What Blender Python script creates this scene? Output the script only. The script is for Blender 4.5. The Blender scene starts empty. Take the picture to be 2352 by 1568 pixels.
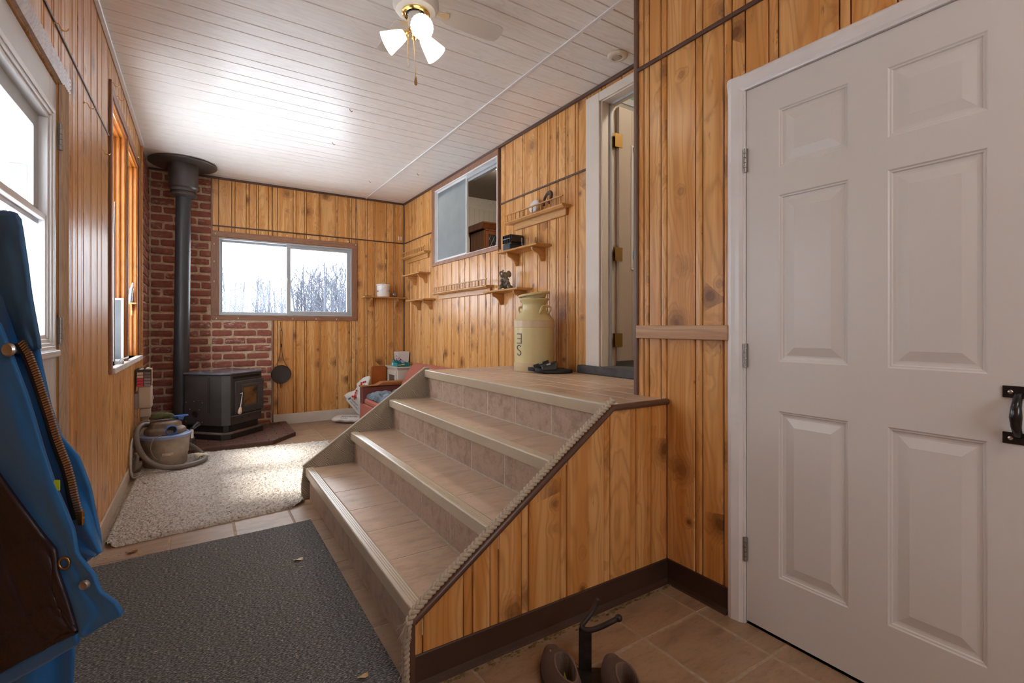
import bpy, bmesh, math, random
from math import sin, cos, pi, radians, sqrt
from mathutils import Vector, noise
SC = bpy.context.scene
COL = SC.collection
R0 = random.Random(7)

# ------------------------------------------------------------------ camera, world, sun, exposure
FPX, YAW, VH, EYE = 1110.8, .573, 751.6, 1.137
cam_d = bpy.data.cameras.new('camera'); cam = bpy.data.objects.new('camera', cam_d); COL.objects.link(cam)
cam_d.sensor_width = 36; cam_d.lens = FPX*36/2352; cam_d.shift_y = -(784-VH)/2352; cam_d.clip_start = .02; cam_d.clip_end = 400
cam.location = (0, 0, EYE); cam.rotation_euler = (pi/2, 0, -YAW)
SC.camera = cam
W = bpy.data.worlds.new('overcast_sky'); SC.world = W; W.use_nodes = True
nt = W.node_tree; bg = nt.nodes['Background']
bg.inputs[0].default_value = (.90, .95, 1.0, 1); bg.inputs[1].default_value = 6.0
sun_d = bpy.data.lights.new('sun', 'SUN'); sun_d.energy = 7.0; sun_d.angle = radians(9); sun_d.color = (1, .93, .82)
sun = bpy.data.objects.new('sun', sun_d); COL.objects.link(sun); sun.location = (-6, 3, 9)
sun.rotation_euler = Vector((.50, -.10, -.86)).to_track_quat('-Z', 'Y').to_euler()
VS = SC.view_settings; SC.display_settings.display_device = 'sRGB'
VS.view_transform = 'Standard'; VS.look = 'None'; VS.gamma = 1; VS.use_curve_mapping = False
VS.exposure = 0.75
SC.cycles.max_bounces = 10; SC.cycles.diffuse_bounces = 6; SC.cycles.glossy_bounces = 4; SC.cycles.transparent_max_bounces = 12
SC.cycles.caustics_reflective = False; SC.cycles.caustics_refractive = False; SC.cycles.sample_clamp_indirect = 8
def portal(name, loc, rot, sx, sy):
    d = bpy.data.lights.new(name, 'AREA'); d.shape = 'RECTANGLE'; d.size = sx; d.size_y = sy; d.energy = 1
    d.cycles.is_portal = True
    o = bpy.data.objects.new(name, d); COL.objects.link(o); o.location = loc; o.rotation_euler = rot
def fill_light(name, loc, rot, sx, sy, e, col):
    d = bpy.data.lights.new(name, 'AREA'); d.shape = 'RECTANGLE'; d.size = sx; d.size_y = sy; d.energy = e; d.color = col
    o = bpy.data.objects.new(name, d); COL.objects.link(o); o.location = loc; o.rotation_euler = rot
    return o
XL, YB, ZC, XR, XD, YJ, YN = -.448, 6.219, 2.786, 2.297, 1.7616, 1.625, -1.7
portal('back_window_portal', (.89, YB+.10, 1.70), (-pi/2, 0, 0), 1.44, .86)
portal('left_window_portal', (XL-.16, 4.47, 1.70), (0, -pi/2, 0), 1.62, 1.55)
portal('left_door_portal', (XL-.06, 2.0, 1.50), (0, -pi/2, 0), .72, .60)
portal('fill_window_portal', (.65, YN-.10, 1.68), (pi/2, 0, 0), 1.05, .85)  # guides skylight through the added fill window
# fill lamp added in the entry, unseen behind the camera (its fixture is built further down)
fill_light('entry_fill_light', (.75, -.75, ZC-.10), (0, 0, 0), .5, .5, 5, (1, .92, .82))

# ------------------------------------------------------------------ node helpers
class NT:
    def __init__(s, name, rough=.5, color=(.8, .8, .8), metal=0., spec=None):
        s.m = bpy.data.materials.new(name); s.m.use_nodes = True
        s.t = s.m.node_tree; s.b = s.t.nodes['Principled BSDF']; s.out = s.t.nodes['Material Output']
        s.b.inputs['Roughness'].default_value = rough; s.b.inputs['Metallic'].default_value = metal
        s.b.inputs['Base Color'].default_value = (*color, 1)
        if spec is not None: s.b.inputs['Specular IOR Level'].default_value = spec
    def n(s, k, **kw):
        nd = s.t.nodes.new(k)
        for a, v in kw.items(): setattr(nd, a, v)
        return nd
    def put(s, sock, v):
        if isinstance(v, (int, float)): sock.default_value = v
        elif isinstance(v, tuple): sock.default_value = v if len(v) == len(sock.default_value) else (*v, 1)
        else: s.t.links.new(v, sock)
    def math(s, op, a, b=0., c=None, clamp=False):
        nd = s.n('ShaderNodeMath', operation=op, use_clamp=clamp); s.put(nd.inputs[0], a); s.put(nd.inputs[1], b)
        if c is not None: s.put(nd.inputs[2], c)
        return nd.outputs[0]
    def mix(s, f, a, b, kind='MIX'):
        nd = s.n('ShaderNodeMix', data_type='RGBA', blend_type=kind, clamp_factor=True)
        s.put(nd.inputs[0], f); s.put(nd.inputs[6], a); s.put(nd.inputs[7], b); return nd.outputs[2]
    def pos(s): return s.n('ShaderNodeNewGeometry').outputs['Position']
    def sep(s, v):
        nd = s.n('ShaderNodeSeparateXYZ'); s.put(nd.inputs[0], v); return nd.outputs
    def comb(s, x, y, z):
        nd = s.n('ShaderNodeCombineXYZ')
        for i, v in enumerate((x, y, z)): s.put(nd.inputs[i], v)
        return nd.outputs[0]
    def noise(s, v, scale, detail=3, rough=.55, dist=0.):
        nd = s.n('ShaderNodeTexNoise'); s.put(nd.inputs['Vector'], v); nd.inputs['Scale'].default_value = scale
        nd.inputs['Detail'].default_value = detail; nd.inputs['Roughness'].default_value = rough; nd.inputs['Distortion'].default_value = dist
        return nd.outputs['Fac']
    def ramp(s, f, stops, interp='LINEAR'):
        nd = s.n('ShaderNodeValToRGB'); s.put(nd.inputs[0], f); cr = nd.color_ramp; cr.interpolation = interp
        while len(cr.elements) < len(stops): cr.elements.new(.5)
        for e, (p, c) in zip(cr.elements, stops):
            e.position = p; e.color = (*c, 1) if isinstance(c, tuple) else (c, c, c, 1)
        return nd.outputs[0]
    def rnd(s): return s.n('ShaderNodeObjectInfo').outputs['Random']
    def bump(s, h, strength=.3, dist=.002):
        nd = s.n('ShaderNodeBump'); nd.inputs['Strength'].default_value = strength; nd.inputs['Distance'].default_value = dist
        s.put(nd.inputs['Height'], h); s.t.links.new(nd.outputs[0], s.b.inputs['Normal'])
    def col(s, c): s.put(s.b.inputs['Base Color'], c)
    def rough(s, c): s.put(s.b.inputs['Roughness'], c)

def simple(name, color, rough=.5, metal=0., var=.12, scale=8., bump=0., bscale=60., spec=None, coat=0.):
    N = NT(name, rough, color, metal, spec); p = N.pos()
    f = N.noise(p, scale, 4)
    d = tuple(c*(1-var) for c in color); l = tuple(min(1, c*(1+var)) for c in color)
    N.col(N.mix(N.ramp(f, [(.3, 0.), (.7, 1.)]), d, l))
    if bump: N.bump(N.noise(p, bscale, 3), bump, .001)
    if coat: N.b.inputs['Coat Weight'].default_value = coat; N.b.inputs['Coat Roughness'].default_value = .15
    return N.m

def pine(name, light=(.75, .425, .160), mid=(.61, .275, .070), dark=(.13, .045, .012), rough=.31, axis='v', knots=1., k=1.):
    """knotty pine: long grain along z ('v'), along y ('y') or along x ('x')"""
    N = NT(name, rough); x, y, z = N.sep(N.pos())
    if axis == 'v': u, w = N.math('ADD', x, y), z
    elif axis == 'y': u, w = N.math('ADD', x, z), y
    else: u, w = N.math('ADD', y, z), x
    r = N.rnd(); off = N.math('MULTIPLY', r, 37.)
    u0 = N.math('ADD', u, off); w0 = N.math('ADD', w, N.math('MULTIPLY', r, 91.))
    # knots
    kv = N.comb(u0, 0., w0)
    vo = N.n('ShaderNodeTexVoronoi', feature='F1', distance='EUCLIDEAN'); N.put(vo.inputs['Vector'], kv); vo.inputs['Scale'].default_value = 6.2*k; vo.inputs['Randomness'].default_value = .95
    dist = vo.outputs['Distance']; cr = N.sep(vo.outputs['Color'])
    on = N.math('GREATER_THAN', cr[0], .40)
    size = N.math('MULTIPLY_ADD', cr[1], .95, .42)
    dn = N.math('DIVIDE', dist, size)
    wob = N.math('MULTIPLY_ADD', N.noise(kv, 40*k, 3), .12, -.06)
    dn = N.math('ADD', dn, wob)
    knot = N.math('MULTIPLY', N.ramp(dn, [(.09, 1.), (.17, .65), (.27, .28), (.42, 0.)]), N.math('MULTIPLY', on, knots))
    swirl = N.math('MULTIPLY', N.ramp(dn, [(0., 1.), (.55, 0.)], 'EASE'), on)
    ring = N.math('MULTIPLY_ADD', N.math('SINE', N.math('MULTIPLY', dn, 75.)), .5, .5)
    ring = N.math('MULTIPLY', N.math('MULTIPLY', ring, N.ramp(dn, [(.0, 1.), (.42, 0.)])), on)
    # cathedral grain
    lw = N.noise(N.comb(N.math('MULTIPLY', u0, 5.), 0., N.math('MULTIPLY', w0, .85)), 1.*k, 2, .5)
    cc = N.math('ADD', N.math('MULTIPLY', u0, 10.), N.math('MULTIPLY', lw, 9.))
    cc = N.math('ADD', cc, N.math('MULTIPLY', swirl, 1.3))
    band = N.math('MULTIPLY_ADD', N.math('SINE', N.math('MULTIPLY', cc, 13.)), .5, .5)
    band = N.math('POWER', band, 3.)
    fine = N.noise(N.comb(N.math('MULTIPLY', u0, 150.), 0., N.math('MULTIPLY', w0, 3.)), 1., 3, .6)
    broad = N.noise(N.comb(N.math('MULTIPLY', u0, 16.), 0., N.math('MULTIPLY', w0, .8)), 1., 2, .5)
    streak = N.noise(N.comb(N.math('MULTIPLY', u0, 60.), 0., N.math('MULTIPLY', w0, 9.)), 1., 4, .7)
    sp = N.noise(N.comb(N.math('MULTIPLY', u0, 9.), 3., N.math('MULTIPLY', w0, .7)), 1., 1)
    spk = N.math('MULTIPLY', N.ramp(streak, [(.60, 0.), (.68, 1.)]), N.ramp(sp, [(.50, 0.), (.60, 1.)]))
    c = N.mix(N.ramp(broad, [(.42, 0.), (.58, 1.)]), light, mid)
    c = N.mix(N.math('MULTIPLY', r, .25), c, tuple(v*.86 for v in mid))
    c = N.mix(N.math('MULTIPLY', band, .36), c, tuple(v*.52 for v in mid))
    c = N.mix(N.math('MULTIPLY', N.ramp(fine, [(.35, 1.), (.6, 0.)]), .20), c, tuple(v*.6 for v in mid))
    c = N.mix(N.math('MULTIPLY', spk, .75), c, dark)
    c = N.mix(N.math('MULTIPLY', ring, .6), c, tuple(v*2.4 for v in dark))
    c = N.mix(N.math('MULTIPLY', knot, .85), c, dark)
    N.col(c)
    N.bump(N.math('ADD', fine, N.math('MULTIPLY', band, .6)), .12, .0006)
    return N.m

M = {}
M['pine'] = pine('knotty_pine_panelling')
M['pine_dark'] = simple('panel_groove_stain', (.10, .045, .016), .6)
M['oak'] = pine('oak_shelf', (.62, .34, .12), (.52, .25, .07), (.22, .09, .03), .42, 'y', 0.)
M['oakx'] = pine('oak_shelf_cross', (.62, .34, .12), (.52, .25, .07), (.22, .09, .03), .42, 'x', 0.)
M['oakpale'] = pine('raw_oak_strip', (.60, .38, .22), (.48, .27, .14), (.25, .12, .05), .55, 'y', 0.)
M['casing'] = pine('brown_window_casing', (.33, .165, .095), (.27, .13, .07), (.14, .06, .03), .45, 'x', 0.)
M['casingv'] = pine('brown_window_casing_upright', (.33, .165, .095), (.27, .13, .07), (.14, .06, .03), .45, 'v', 0.)
M['jamb'] = pine('orange_varnished_jamb', (.46, .155, .022), (.36, .11, .014), (.25, .07, .01), .30, 'v', .3)
M['doorcas'] = pine('whitewashed_door_casing', (.62, .47, .34), (.52, .36, .24), (.3, .17, .09), .35, 'v', .2)
M['trim'] = simple('dark_brown_trim', (.085, .04, .026), .38)
M['rubber'] = simple('brown_rubber_base', (.052, .026, .016), .42, bump=.2, bscale=30, var=.25, scale=3)
M['white'] = simple('white_paint', (.72, .71, .70), .42, var=.03)
M['whitegloss'] = simple('white_gloss_paint', (.70, .69, .68), .3, var=.04)
M['beige'] = simple('beige_base', (.50, .40, .30), .5, var=.08)
M['alu'] = simple('grey_aluminium', (.40, .42, .43), .35, .15, var=.05)
M['mortar'] = simple('sandy_mortar', (.60, .46, .31), .95, var=.25, scale=30, bump=.8, bscale=180)
M['brass'] = NT('polished_brass', .22, (.80, .55, .20), 1.).m
M['oldbrass'] = NT('old_brass', .4, (.42, .24, .08), 1.).m
M['steel'] = NT('steel', .35, (.55, .54, .52), 1.).m
M['nickel'] = NT('dull_nickel', .45, (.36, .35, .33), .9).m
M['blackmetal'] = simple('black_enamel', (.012, .012, .013), .22, var=.1)

def brick_mat():
    N = NT('red_brick', .78); p = N.pos(); r = N.rnd()
    base = N.ramp(r, [(0., (.22, .062, .040)), (.5, (.28, .080, .048)), (1., (.185, .050, .036))])
    f = N.noise(p, 28, 5, .65)
    c = N.mix(N.ramp(f, [(.35, 0.), (.7, 1.)]), base, (.34, .12, .078))
    c = N.mix(N.math('MULTIPLY', N.ramp(N.noise(p, 90, 4), [(.2, 1.), (.45, 0.)]), .5), c, (.10, .028, .02))
    w = N.noise(N.comb(*[N.math('MULTIPLY', q, m_) for q, m_ in zip(N.sep(p), (1., 1., 2.6))]), 16, 5, .75)
    wr = N.math('MULTIPLY', N.ramp(w, [(.55, 0.), (.63, 1.)]), N.ramp(N.math('FRACT', N.math('MULTIPLY', r, 7.3)), [(.45, 0.), (.8, .9)]))
    c = N.mix(wr, c, (.58, .46, .40))
    N.col(c); N.bump(N.noise(p, 110, 5, .7), .7, .003); return N.m
M['brick'] = brick_mat()

def tile_mat(name, a, b, cdark, rough=.36, axis='y'):
    N = NT(name, rough); x, y, z = N.sep(N.pos()); r = N.rnd(); off = N.math('MULTIPLY', r, 23.)
    if axis == 'y': v = N.comb(N.math('MULTIPLY', N.math('ADD', x, off), 3.), N.math('MULTIPLY', y, 10.), N.math('MULTIPLY', z, 6.))
    else: v = N.comb(N.math('MULTIPLY', N.math('ADD', x, off), 7.), N.math('MULTIPLY', y, 9.), N.math('MULTIPLY', z, 9.))
    f = N.noise(v, 1.6, 6, .68, .4); g = N.noise(v, 9., 5, .7)
    c = N.ramp(f, [(.30, b), (.50, a), (.72, tuple(q*1.12 for q in a))])
    c = N.mix(N.math('MULTIPLY', N.ramp(g, [(.28, 1.), (.48, 0.)]), .55), c, cdark)
    c = N.mix(N.math('MULTIPLY', r, .2), c, b)
    N.col(c); N.bump(N.math('ADD', N.noise(N.pos(), 240, 3), N.math('MULTIPLY', g, .8)), .22, .0012)
    N.rough(N.math('MULTIPLY_ADD', g, .25, rough-.08)); return N.m
M['tile'] = tile_mat('stone_print_vinyl_tile', (.34, .225, .138), (.225, .14, .082), (.13, .075, .042), .36)
M['tread'] = tile_mat('stone_print_tread', (.49, .345, .24), (.35, .235, .155), (.24, .155, .10), .30)
M['riser'] = tile_mat('stone_print_riser', (.43, .305, .22), (.28, .185, .125), (.15, .095, .06), .42, 'z')
M['grout'] = simple('pale_grout', (.52, .45, .37), .8, var=.15, scale=40)
M['grout_floor'] = simple('tan_grout', (.36, .27, .19), .8, var=.2, scale=40)
M['nosing'] = simple('beige_vinyl_nosing', (.46, .37, .255), .30, var=.05, spec=.6)

def ceiling_mat():
    N = NT('glossy_white_ceiling_board', .30); x, y, z = N.sep(N.pos()); r = N.rnd()
    v = N.comb(N.math('MULTIPLY', x, 4.), N.math('MULTIPLY', N.math('ADD', y, N.math('MULTIPLY', r, 5.)), 60.), 0.)
    f = N.noise(v, 1., 4, .6)
    lw = N.noise(N.comb(N.math('MULTIPLY', x, 1.2), N.math('MULTIPLY', y, 9.), r), 1., 2)
    band = N.math('POWER', N.math('MULTIPLY_ADD', N.math('SINE', N.math('MULTIPLY', N.math('ADD', N.math('MULTIPLY', y, 9.), N.math('MULTIPLY', lw, 7.)), 13.)), .5, .5), 4.)
    c = N.mix(N.ramp(f, [(.3, 0.), (.7, 1.)]), (.76, .73, .68), (.85, .83, .79))
    c = N.mix(N.math('MULTIPLY', band, .18), c, (.52, .46, .38))
    N.col(c); N.bump(N.math('ADD', f, N.noise(N.pos(), 9, 2)), .10, .0015)
    N.rough(N.math('MULTIPLY_ADD', f, .12, .27)); return N.m
M['ceil'] = ceiling_mat()

def glass_mat(name, tint=(.97, .98, 1.), haze=0., hcol=(.8, .85, .9), streaks=False):
    N = NT(name, .05); t = N.t; t.nodes.remove(N.b)
    tr = N.n('ShaderNodeBsdfTransparent'); tr.inputs[0].default_value = (*tint, 1)
    gl = N.n('ShaderNodeBsdfGlossy'); gl.inputs['Roughness'].default_value = .03
    ge = N.n('ShaderNodeNewGeometry'); dt = N.n('ShaderNodeVectorMath', operation='DOT_PRODUCT'); t.links.new(ge.outputs['Normal'], dt.inputs[0]); t.links.new(ge.outputs['Incoming'], dt.inputs[1])
    fz = N.math('MULTIPLY_ADD', N.math('POWER', N.math('SUBTRACT', 1., N.math('ABSOLUTE', dt.outputs['Value'])), 5.), .45, .035)
    mx = N.n('ShaderNodeMixShader'); t.links.new(fz, mx.inputs[0]); t.links.new(tr.outputs[0], mx.inputs[1]); t.links.new(gl.outputs[0], mx.inputs[2])
    out = mx.outputs[0]
    if haze:
        df = N.n('ShaderNodeBsdfDiffuse'); df.inputs[0].default_value = (*hcol, 1)
        tl = N.n('ShaderNodeBsdfTranslucent'); tl.inputs[0].default_value = (*hcol, 1)
        m1 = N.n('ShaderNodeMixShader'); m1.inputs[0].default_value = .5; t.links.new(df.outputs[0], m1.inputs[1]); t.links.new(tl.outputs[0], m1.inputs[2])
        m2 = N.n('ShaderNodeMixShader'); 
        if streaks:
            f = N.noise(N.pos(), 5., 5, .65)
            N.put(m2.inputs[0], N.math('MULTIPLY_ADD', N.ramp(f, [(.35, 0.), (.7, 1.)]), .08, haze-.04))
        else: m2.inputs[0].default_value = haze
        t.links.new(out, m2.inputs[1]); t.links.new(m1.outputs[0], m2.inputs[2]); out = m2.outputs[0]
    t.links.new(out, N.out.inputs[0]); return N.m
M['glass'] = glass_mat('clear_window_glass')
M['glass_haze'] = glass_mat('frosted_film_glass', (.96, .98, 1.), .045, (.70, .82, 1.), True)
M['glass_dirty'] = glass_mat('smeared_inner_glass', (.85, .88, .9), .62, (.42, .47, .50), True)
M['glass_dark'] = glass_mat('cabinet_glass', (.75, .72, .68), .12, (.3, .3, .3))

# ------------------------------------------------------------------ mesh builder
ORG = {}
class MB:
    def __init__(s): s.v = []; s.f = []
    def add(s, vs, fs):
        k = len(s.v); s.v += [tuple(p) for p in vs]; s.f += [tuple(i+k for i in f) for f in fs]; return s
    def box(s, x0, x1, y0, y1, z0, z1):
        return s.add([(x0,y0,z0),(x1,y0,z0),(x1,y1,z0),(x0,y1,z0),(x0,y0,z1),(x1,y0,z1),(x1,y1,z1),(x0,y1,z1)],
                     [(0,3,2,1),(4,5,6,7),(0,1,5,4),(1,2,6,5),(2,3,7,6),(3,0,4,7)])
    def prism(s, poly, axis, a, b):
        """poly: 2-D outline; axis 'x': poly=(y,z), 'y': poly=(x,z), 'z': poly=(x,y)"""
        def P(p, t): return (t, p[0], p[1]) if axis == 'x' else (p[0], t, p[1]) if axis == 'y' else (p[0], p[1], t)
        n = len(poly); vs = [P(p, a) for p in poly] + [P(p, b) for p in poly]
        fs = [tuple(range(n))[::-1], tuple(range(n, 2*n))] + [(i, (i+1) % n, (i+1) % n+n, i+n) for i in range(n)]
        return s.add(vs, fs)
    def tube(s, pts, r, seg=8, cap=True, closed=False):
        pts = [Vector(p) for p in pts]; n = len(pts); rr = r if isinstance(r, (list, tuple)) else [r]*n
        vs = []; up = None
        for i, p in enumerate(pts):
            a = pts[(i-1) % n] if (closed or i > 0) else p; b = pts[(i+1) % n] if (closed or i < n-1) else p
            d = (b-a); d = d.normalized() if d.length > 1e-9 else Vector((0, 0, 1))
            if up is None: up = Vector((0, 0, 1)) if abs(d.z) < .9 else Vector((1, 0, 0))
            e = d.cross(up); 
            if e.length < 1e-6: e = d.cross(Vector((1, 0, 0)))
            e.normalize(); g = e.cross(d).normalized(); up = g
            for j in range(seg):
                t = 2*pi*j/seg; vs.append(p+e*cos(t)*rr[i]+g*sin(t)*rr[i])
        fs = [];
        for i in range(n if closed else n-1):
            for j in range(seg):
                k = (i+1) % n; fs.append((i*seg+j, i*seg+(j+1) % seg, k*seg+(j+1) % seg, k*seg+j))
        if cap and not closed: fs += [tuple(range(seg))[::-1], tuple(range((n-1)*seg, n*seg))]
        return s.add(vs, fs)
    def lathe(s, prof, c=(0, 0, 0), seg=32, axis=None, sx=1., sy=1.):
        """prof: (r, h) pairs; axis: unit direction (default +z)"""
        c = Vector(c); d = Vector(axis).normalized() if axis is not None else Vector((0, 0, 1))
        e = Vector((1, 0, 0)) if abs(d.x) < .9 else Vector((0, 1, 0)); e = (e-d*e.dot(d)).normalized(); g = d.cross(e)
        vs = []; n = len(prof)
        for r, h in prof:
            for j in range(seg):
                t = 2*pi*j/seg; vs.append(c+d*h+e*cos(t)*r*sx+g*sin(t)*r*sy)
        fs = [(i*seg+j, i*seg+(j+1) % seg, (i+1)*seg+(j+1) % seg, (i+1)*seg+j) for i in range(n-1) for j in range(seg)]
        if prof[0][0] > 1e-6: fs.append(tuple(range(seg))[::-1])
        if prof[-1][0] > 1e-6: fs.append(tuple(range((n-1)*seg, n*seg)))
        return s.add(vs, fs)
    def ball(s, c, r, seg=12, rings=8, sc=(1, 1, 1)):
        vs = []; 
        for i in range(rings+1):
            a = pi*i/rings
            for j in range(seg):
                t = 2*pi*j/seg; vs.append((c[0]+r*sc[0]*sin(a)*cos(t), c[1]+r*sc[1]*sin(a)*sin(t), c[2]+r*sc[2]*cos(a)))
        fs = [(i*seg+j, (i+1)*seg+j, (i+1)*seg+(j+1) % seg, i*seg+(j+1) % seg) for i in range(rings) for j in range(seg)]
        return s.add(vs, fs)
    def grid(s, fn, nu, nv):
        vs = [fn(i/(nu-1), j/(nv-1)) for i in range(nu) for j in range(nv)]
        fs = [(i*nv+j, (i+1)*nv+j, (i+1)*nv+j+1, i*nv+j+1) for i in range(nu-1) for j in range(nv-1)]
        return s.add(vs, fs)
    def xf(s, fn): s.v = [tuple(fn(Vector(p))) for p in s.v]; return s
    def build(s, name, mat, parent=None, origin=None, smooth=None, bevel=0, seg=2, solid=0, merge=False, sub=0):
        me = bpy.data.meshes.new(name)
        if origin is None:
            xs = [p[0] for p in s.v]; ys = [p[1] for p in s.v]; zs = [p[2] for p in s.v]
            origin = ((min(xs)+max(xs))/2, (min(ys)+max(ys))/2, min(zs))
        o0 = origin
        me.from_pydata([(p[0]-o0[0], p[1]-o0[1], p[2]-o0[2]) for p in s.v], [], s.f)
        if merge or True:
            bm = bmesh.new(); bm.from_mesh(me)
            if merge: bmesh.ops.remove_doubles(bm, verts=bm.verts, dist=1e-5)
            bmesh.ops.recalc_face_normals(bm, faces=bm.faces); bm.to_mesh(me); bm.free()
        me.materials.append(mat)
        if smooth:
            me.shade_smooth()
            me.set_sharp_from_angle(angle=radians(smooth if smooth is not True else 50))
        o = bpy.data.objects.new(name, me); COL.objects.link(o)
        if parent is not None:
            o.parent = parent; po = ORG[parent.name]; o.location = (o0[0]-po[0], o0[1]-po[1], o0[2]-po[2])
        else: o.location = o0
        ORG[o.name] = tuple(o0)
        if solid: md = o.modifiers.new('Solidify', 'SOLIDIFY'); md.thickness = solid; md.offset = 0
        if bevel:
            md = o.modifiers.new('Bevel', 'BEVEL'); md.width = bevel; md.segments = seg; md.limit_method = 'ANGLE'; md.angle_limit = radians(35)
            me.shade_smooth(); me.set_sharp_from_angle(angle=radians(60)) 
            md.harden_normals = True
        if sub: md = o.modifiers.new('Subdivision', 'SUBSURF'); md.levels = sub; md.render_levels = sub; me.shade_smooth()
        return o
def tag(o, label=None, cat=None, group=None, kind=None):
    if label: o['label'] = label
    if cat: o['category'] = cat
    if group: o['group'] = group
    if kind: o['kind'] = kind
    return o
def empty(name, loc, label=None, cat=None, group=None, kind=None):
    o = bpy.data.objects.new(name, None); COL.objects.link(o); o.location = loc; o.empty_display_size = .05
    ORG[o.name] = tuple(loc); return tag(o, label, cat, group, kind)
def copy_tree(o, parent=None):
    c = o.copy(); COL.objects.link(c)
    if parent is not None: c.parent = parent
    ORG[c.name] = ORG[o.name]
    for ch in list(o.children): copy_tree(ch, c)
    return c
def move_to(c, new):
    old = ORG[c.name]; c.location = tuple(c.location[i]+new[i]-old[i] for i in range(3))
    def upd(o):
        ORG[o.name] = tuple(ORG[o.name][i]+new[i]-old[i] for i in range(3))
        for ch in o.children: upd(ch)
    upd(c)
def px(u, v, D):
    """world point seen at photo pixel (u, v) at depth D along the viewing direction"""
    l = (u-1176)/FPX; s_, c_ = sin(YAW), cos(YAW)
    return Vector(((s_+c_*l)*D, (c_-s_*l)*D, EYE-(v-VH)/FPX*D))
def cells(a0, a1, z0, z1, holes):
    xs = sorted({a0, a1, *[h[i] for h in holes for i in (0, 1) if a0 < h[i] < a1]}); out = []
    for p, q in zip(xs, xs[1:]):
        m = (p+q)/2; segs = [(z0, z1)]
        for h in holes:
            if h[0] < m < h[1]:
                ns = []
                for s0, s1 in segs:
                    if h[3] <= s0 or h[2] >= s1: ns.append((s0, s1)); continue
                    if h[2] > s0: ns.append((s0, h[2]))
                    if h[3] < s1: ns.append((h[3], s1))
                segs = ns
        out += [(p, q, s0, s1) for s0, s1 in segs if s1-s0 > .004 and q-p > .003]
    return out
# ------------------------------------------------------------------ setting: shells
def wallbox(mb, axis, a0, a1, z0, z1, n0, n1):
    if axis == 'x': mb.box(a0, a1, n0, n1, z0, z1)
    else: mb.box(n0, n1, a0, a1, z0, z1)
def shell(name, axis, a0, a1, z0, z1, n0, n1, holes, mat):
    mb = MB()
    for c in cells(a0, a1, z0, z1, holes): wallbox(mb, axis, *c, n0, n1)
    return tag(mb.build(name, mat, origin=(0, 0, 0)), kind='structure')
BT = .010   # board thickness
W1 = (.172, 1.608, 1.272, 2.126)                 # back window hole x0,x1,z0,z1
W2 = (3.70, 5.28, .895, 2.53)                    # left window
W3 = (3.79, 5.20, 1.878, 2.715)                  # inner slider
D1 = (.262, 1.078, 0, 2.05); D2 = (1.56, 2.456, 0, 2.05); D3 = (1.70, 2.435, .84, 2.675)
W4 = (.12, 1.17, 1.25, 2.10)  # hole for the fill window added behind the camera
mb = MB()
for c in cells(YN-.1, 3.30, -.1, ZC+.1, [D2]): wallbox(mb, 'y', *c, XL-.055, XL-BT)
for c in cells(3.30, YB+.15, -.1, ZC+.1, [W2]): wallbox(mb, 'y', *c, XL-.16, XL-BT)
wl = tag(mb.build('wall_left', M['pine_dark'], origin=(0, 0, 0)), kind='structure')
wb = shell('wall_back', 'x', XL-.16, XR+.14, -.1, ZC+.1, YB+BT, YB+.15, [W1], M['pine_dark'])
wr = shell('wall_right', 'y', YJ+.01, YB+.01, -.1, ZC+.7, XR+BT, XR+.12, [W3, D3], M['pine_dark'])
wn = shell('wall_entry', 'y', YN-.1, YJ-.01, -.1, ZC+.1, XD+BT, XD+.12, [D1], M['pine_dark'])
wj = tag(MB().box(XD+.02, XR+.12, YJ-.12, YJ, -.1, ZC+.7).build('wall_jog', M['pine'], origin=(0, 0, 0)), kind='structure')
wf = shell('wall_front', 'x', XL-.16, XD+.12, -.1, ZC+.1, YN-.1, YN, [W4], M['pine'])
fl = tag(MB().box(XL-.16, XR+.14, YN-.1, YB+.15, -.16, -.0018).build('floor', M['grout_floor'], origin=(0, 0, 0)), kind='structure')
ce = tag(MB().box(XL-.16, XD+.12, YN-.1, YJ, ZC+.009, ZC+.12).box(XL-.16, XR+.14, YJ, YB+.15, ZC+.009, ZC+.12).build('ceiling', simple('ceiling_backing', (.16, .12, .075), .8), origin=(0, 0, 0)), kind='structure')

# boards of the panelling, each its own piece
PAT = [.146, .034, .069, .034, .097, .031, .147, .031, .195, .034, .118, .032, .071, .026, .120, .033]
def cuts_from(start, end, phase, sgn=1, pre=()):
    out = list(pre) if pre else [start]; i = phase
    while (out[-1] < end if sgn > 0 else out[-1] > end): out.append(out[-1]+sgn*PAT[i % len(PAT)]); i += 1
    out[-1] = end; return sorted(out)
def board(parent, axis, a0, a1, z0, z1, plane, dirn, mat, narrow=False, name='board'):
    """plank with eased edges; face on `plane`, facing dirn"""
    g = .0021; a0 += g; a1 -= g; w = a1-a0
    if w < .004: return
    e = min(.004, w*.25); b = plane-dirn*BT; f = plane; h = plane-dirn*.0045
    if narrow:
        k = min(.009, w*.3); prof = [(a0, b), (a0, h), (a0+k*.4, plane-dirn*.0018), (a0+k, f), (a1-k, f), (a1-k*.4, plane-dirn*.0018), (a1, h), (a1, b)]
    else: prof = [(a0, b), (a0, h), (a0+e, f), (a1-e, f), (a1, h), (a1, b)]
    poly = [(p, q) if axis == 'x' else (q, p) for p, q in prof]
    MB().prism(poly, 'z', z0+.0008, z1-.0008).build(name, mat, parent, smooth=35 if narrow else None)
def panelling(parent, axis, cuts, rows, plane, dirn, holes, mat):
    for z0, z1 in rows:
        for a0, a1 in zip(cuts, cuts[1:]):
            for c in cells(a0, a1, z0, z1, holes): board(parent, axis, c[0], c[1], c[2], c[3], plane, dirn, mat, a1-a0 < .045)
RAIL = 2.2526; RAIL2 = 2.3618
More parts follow.
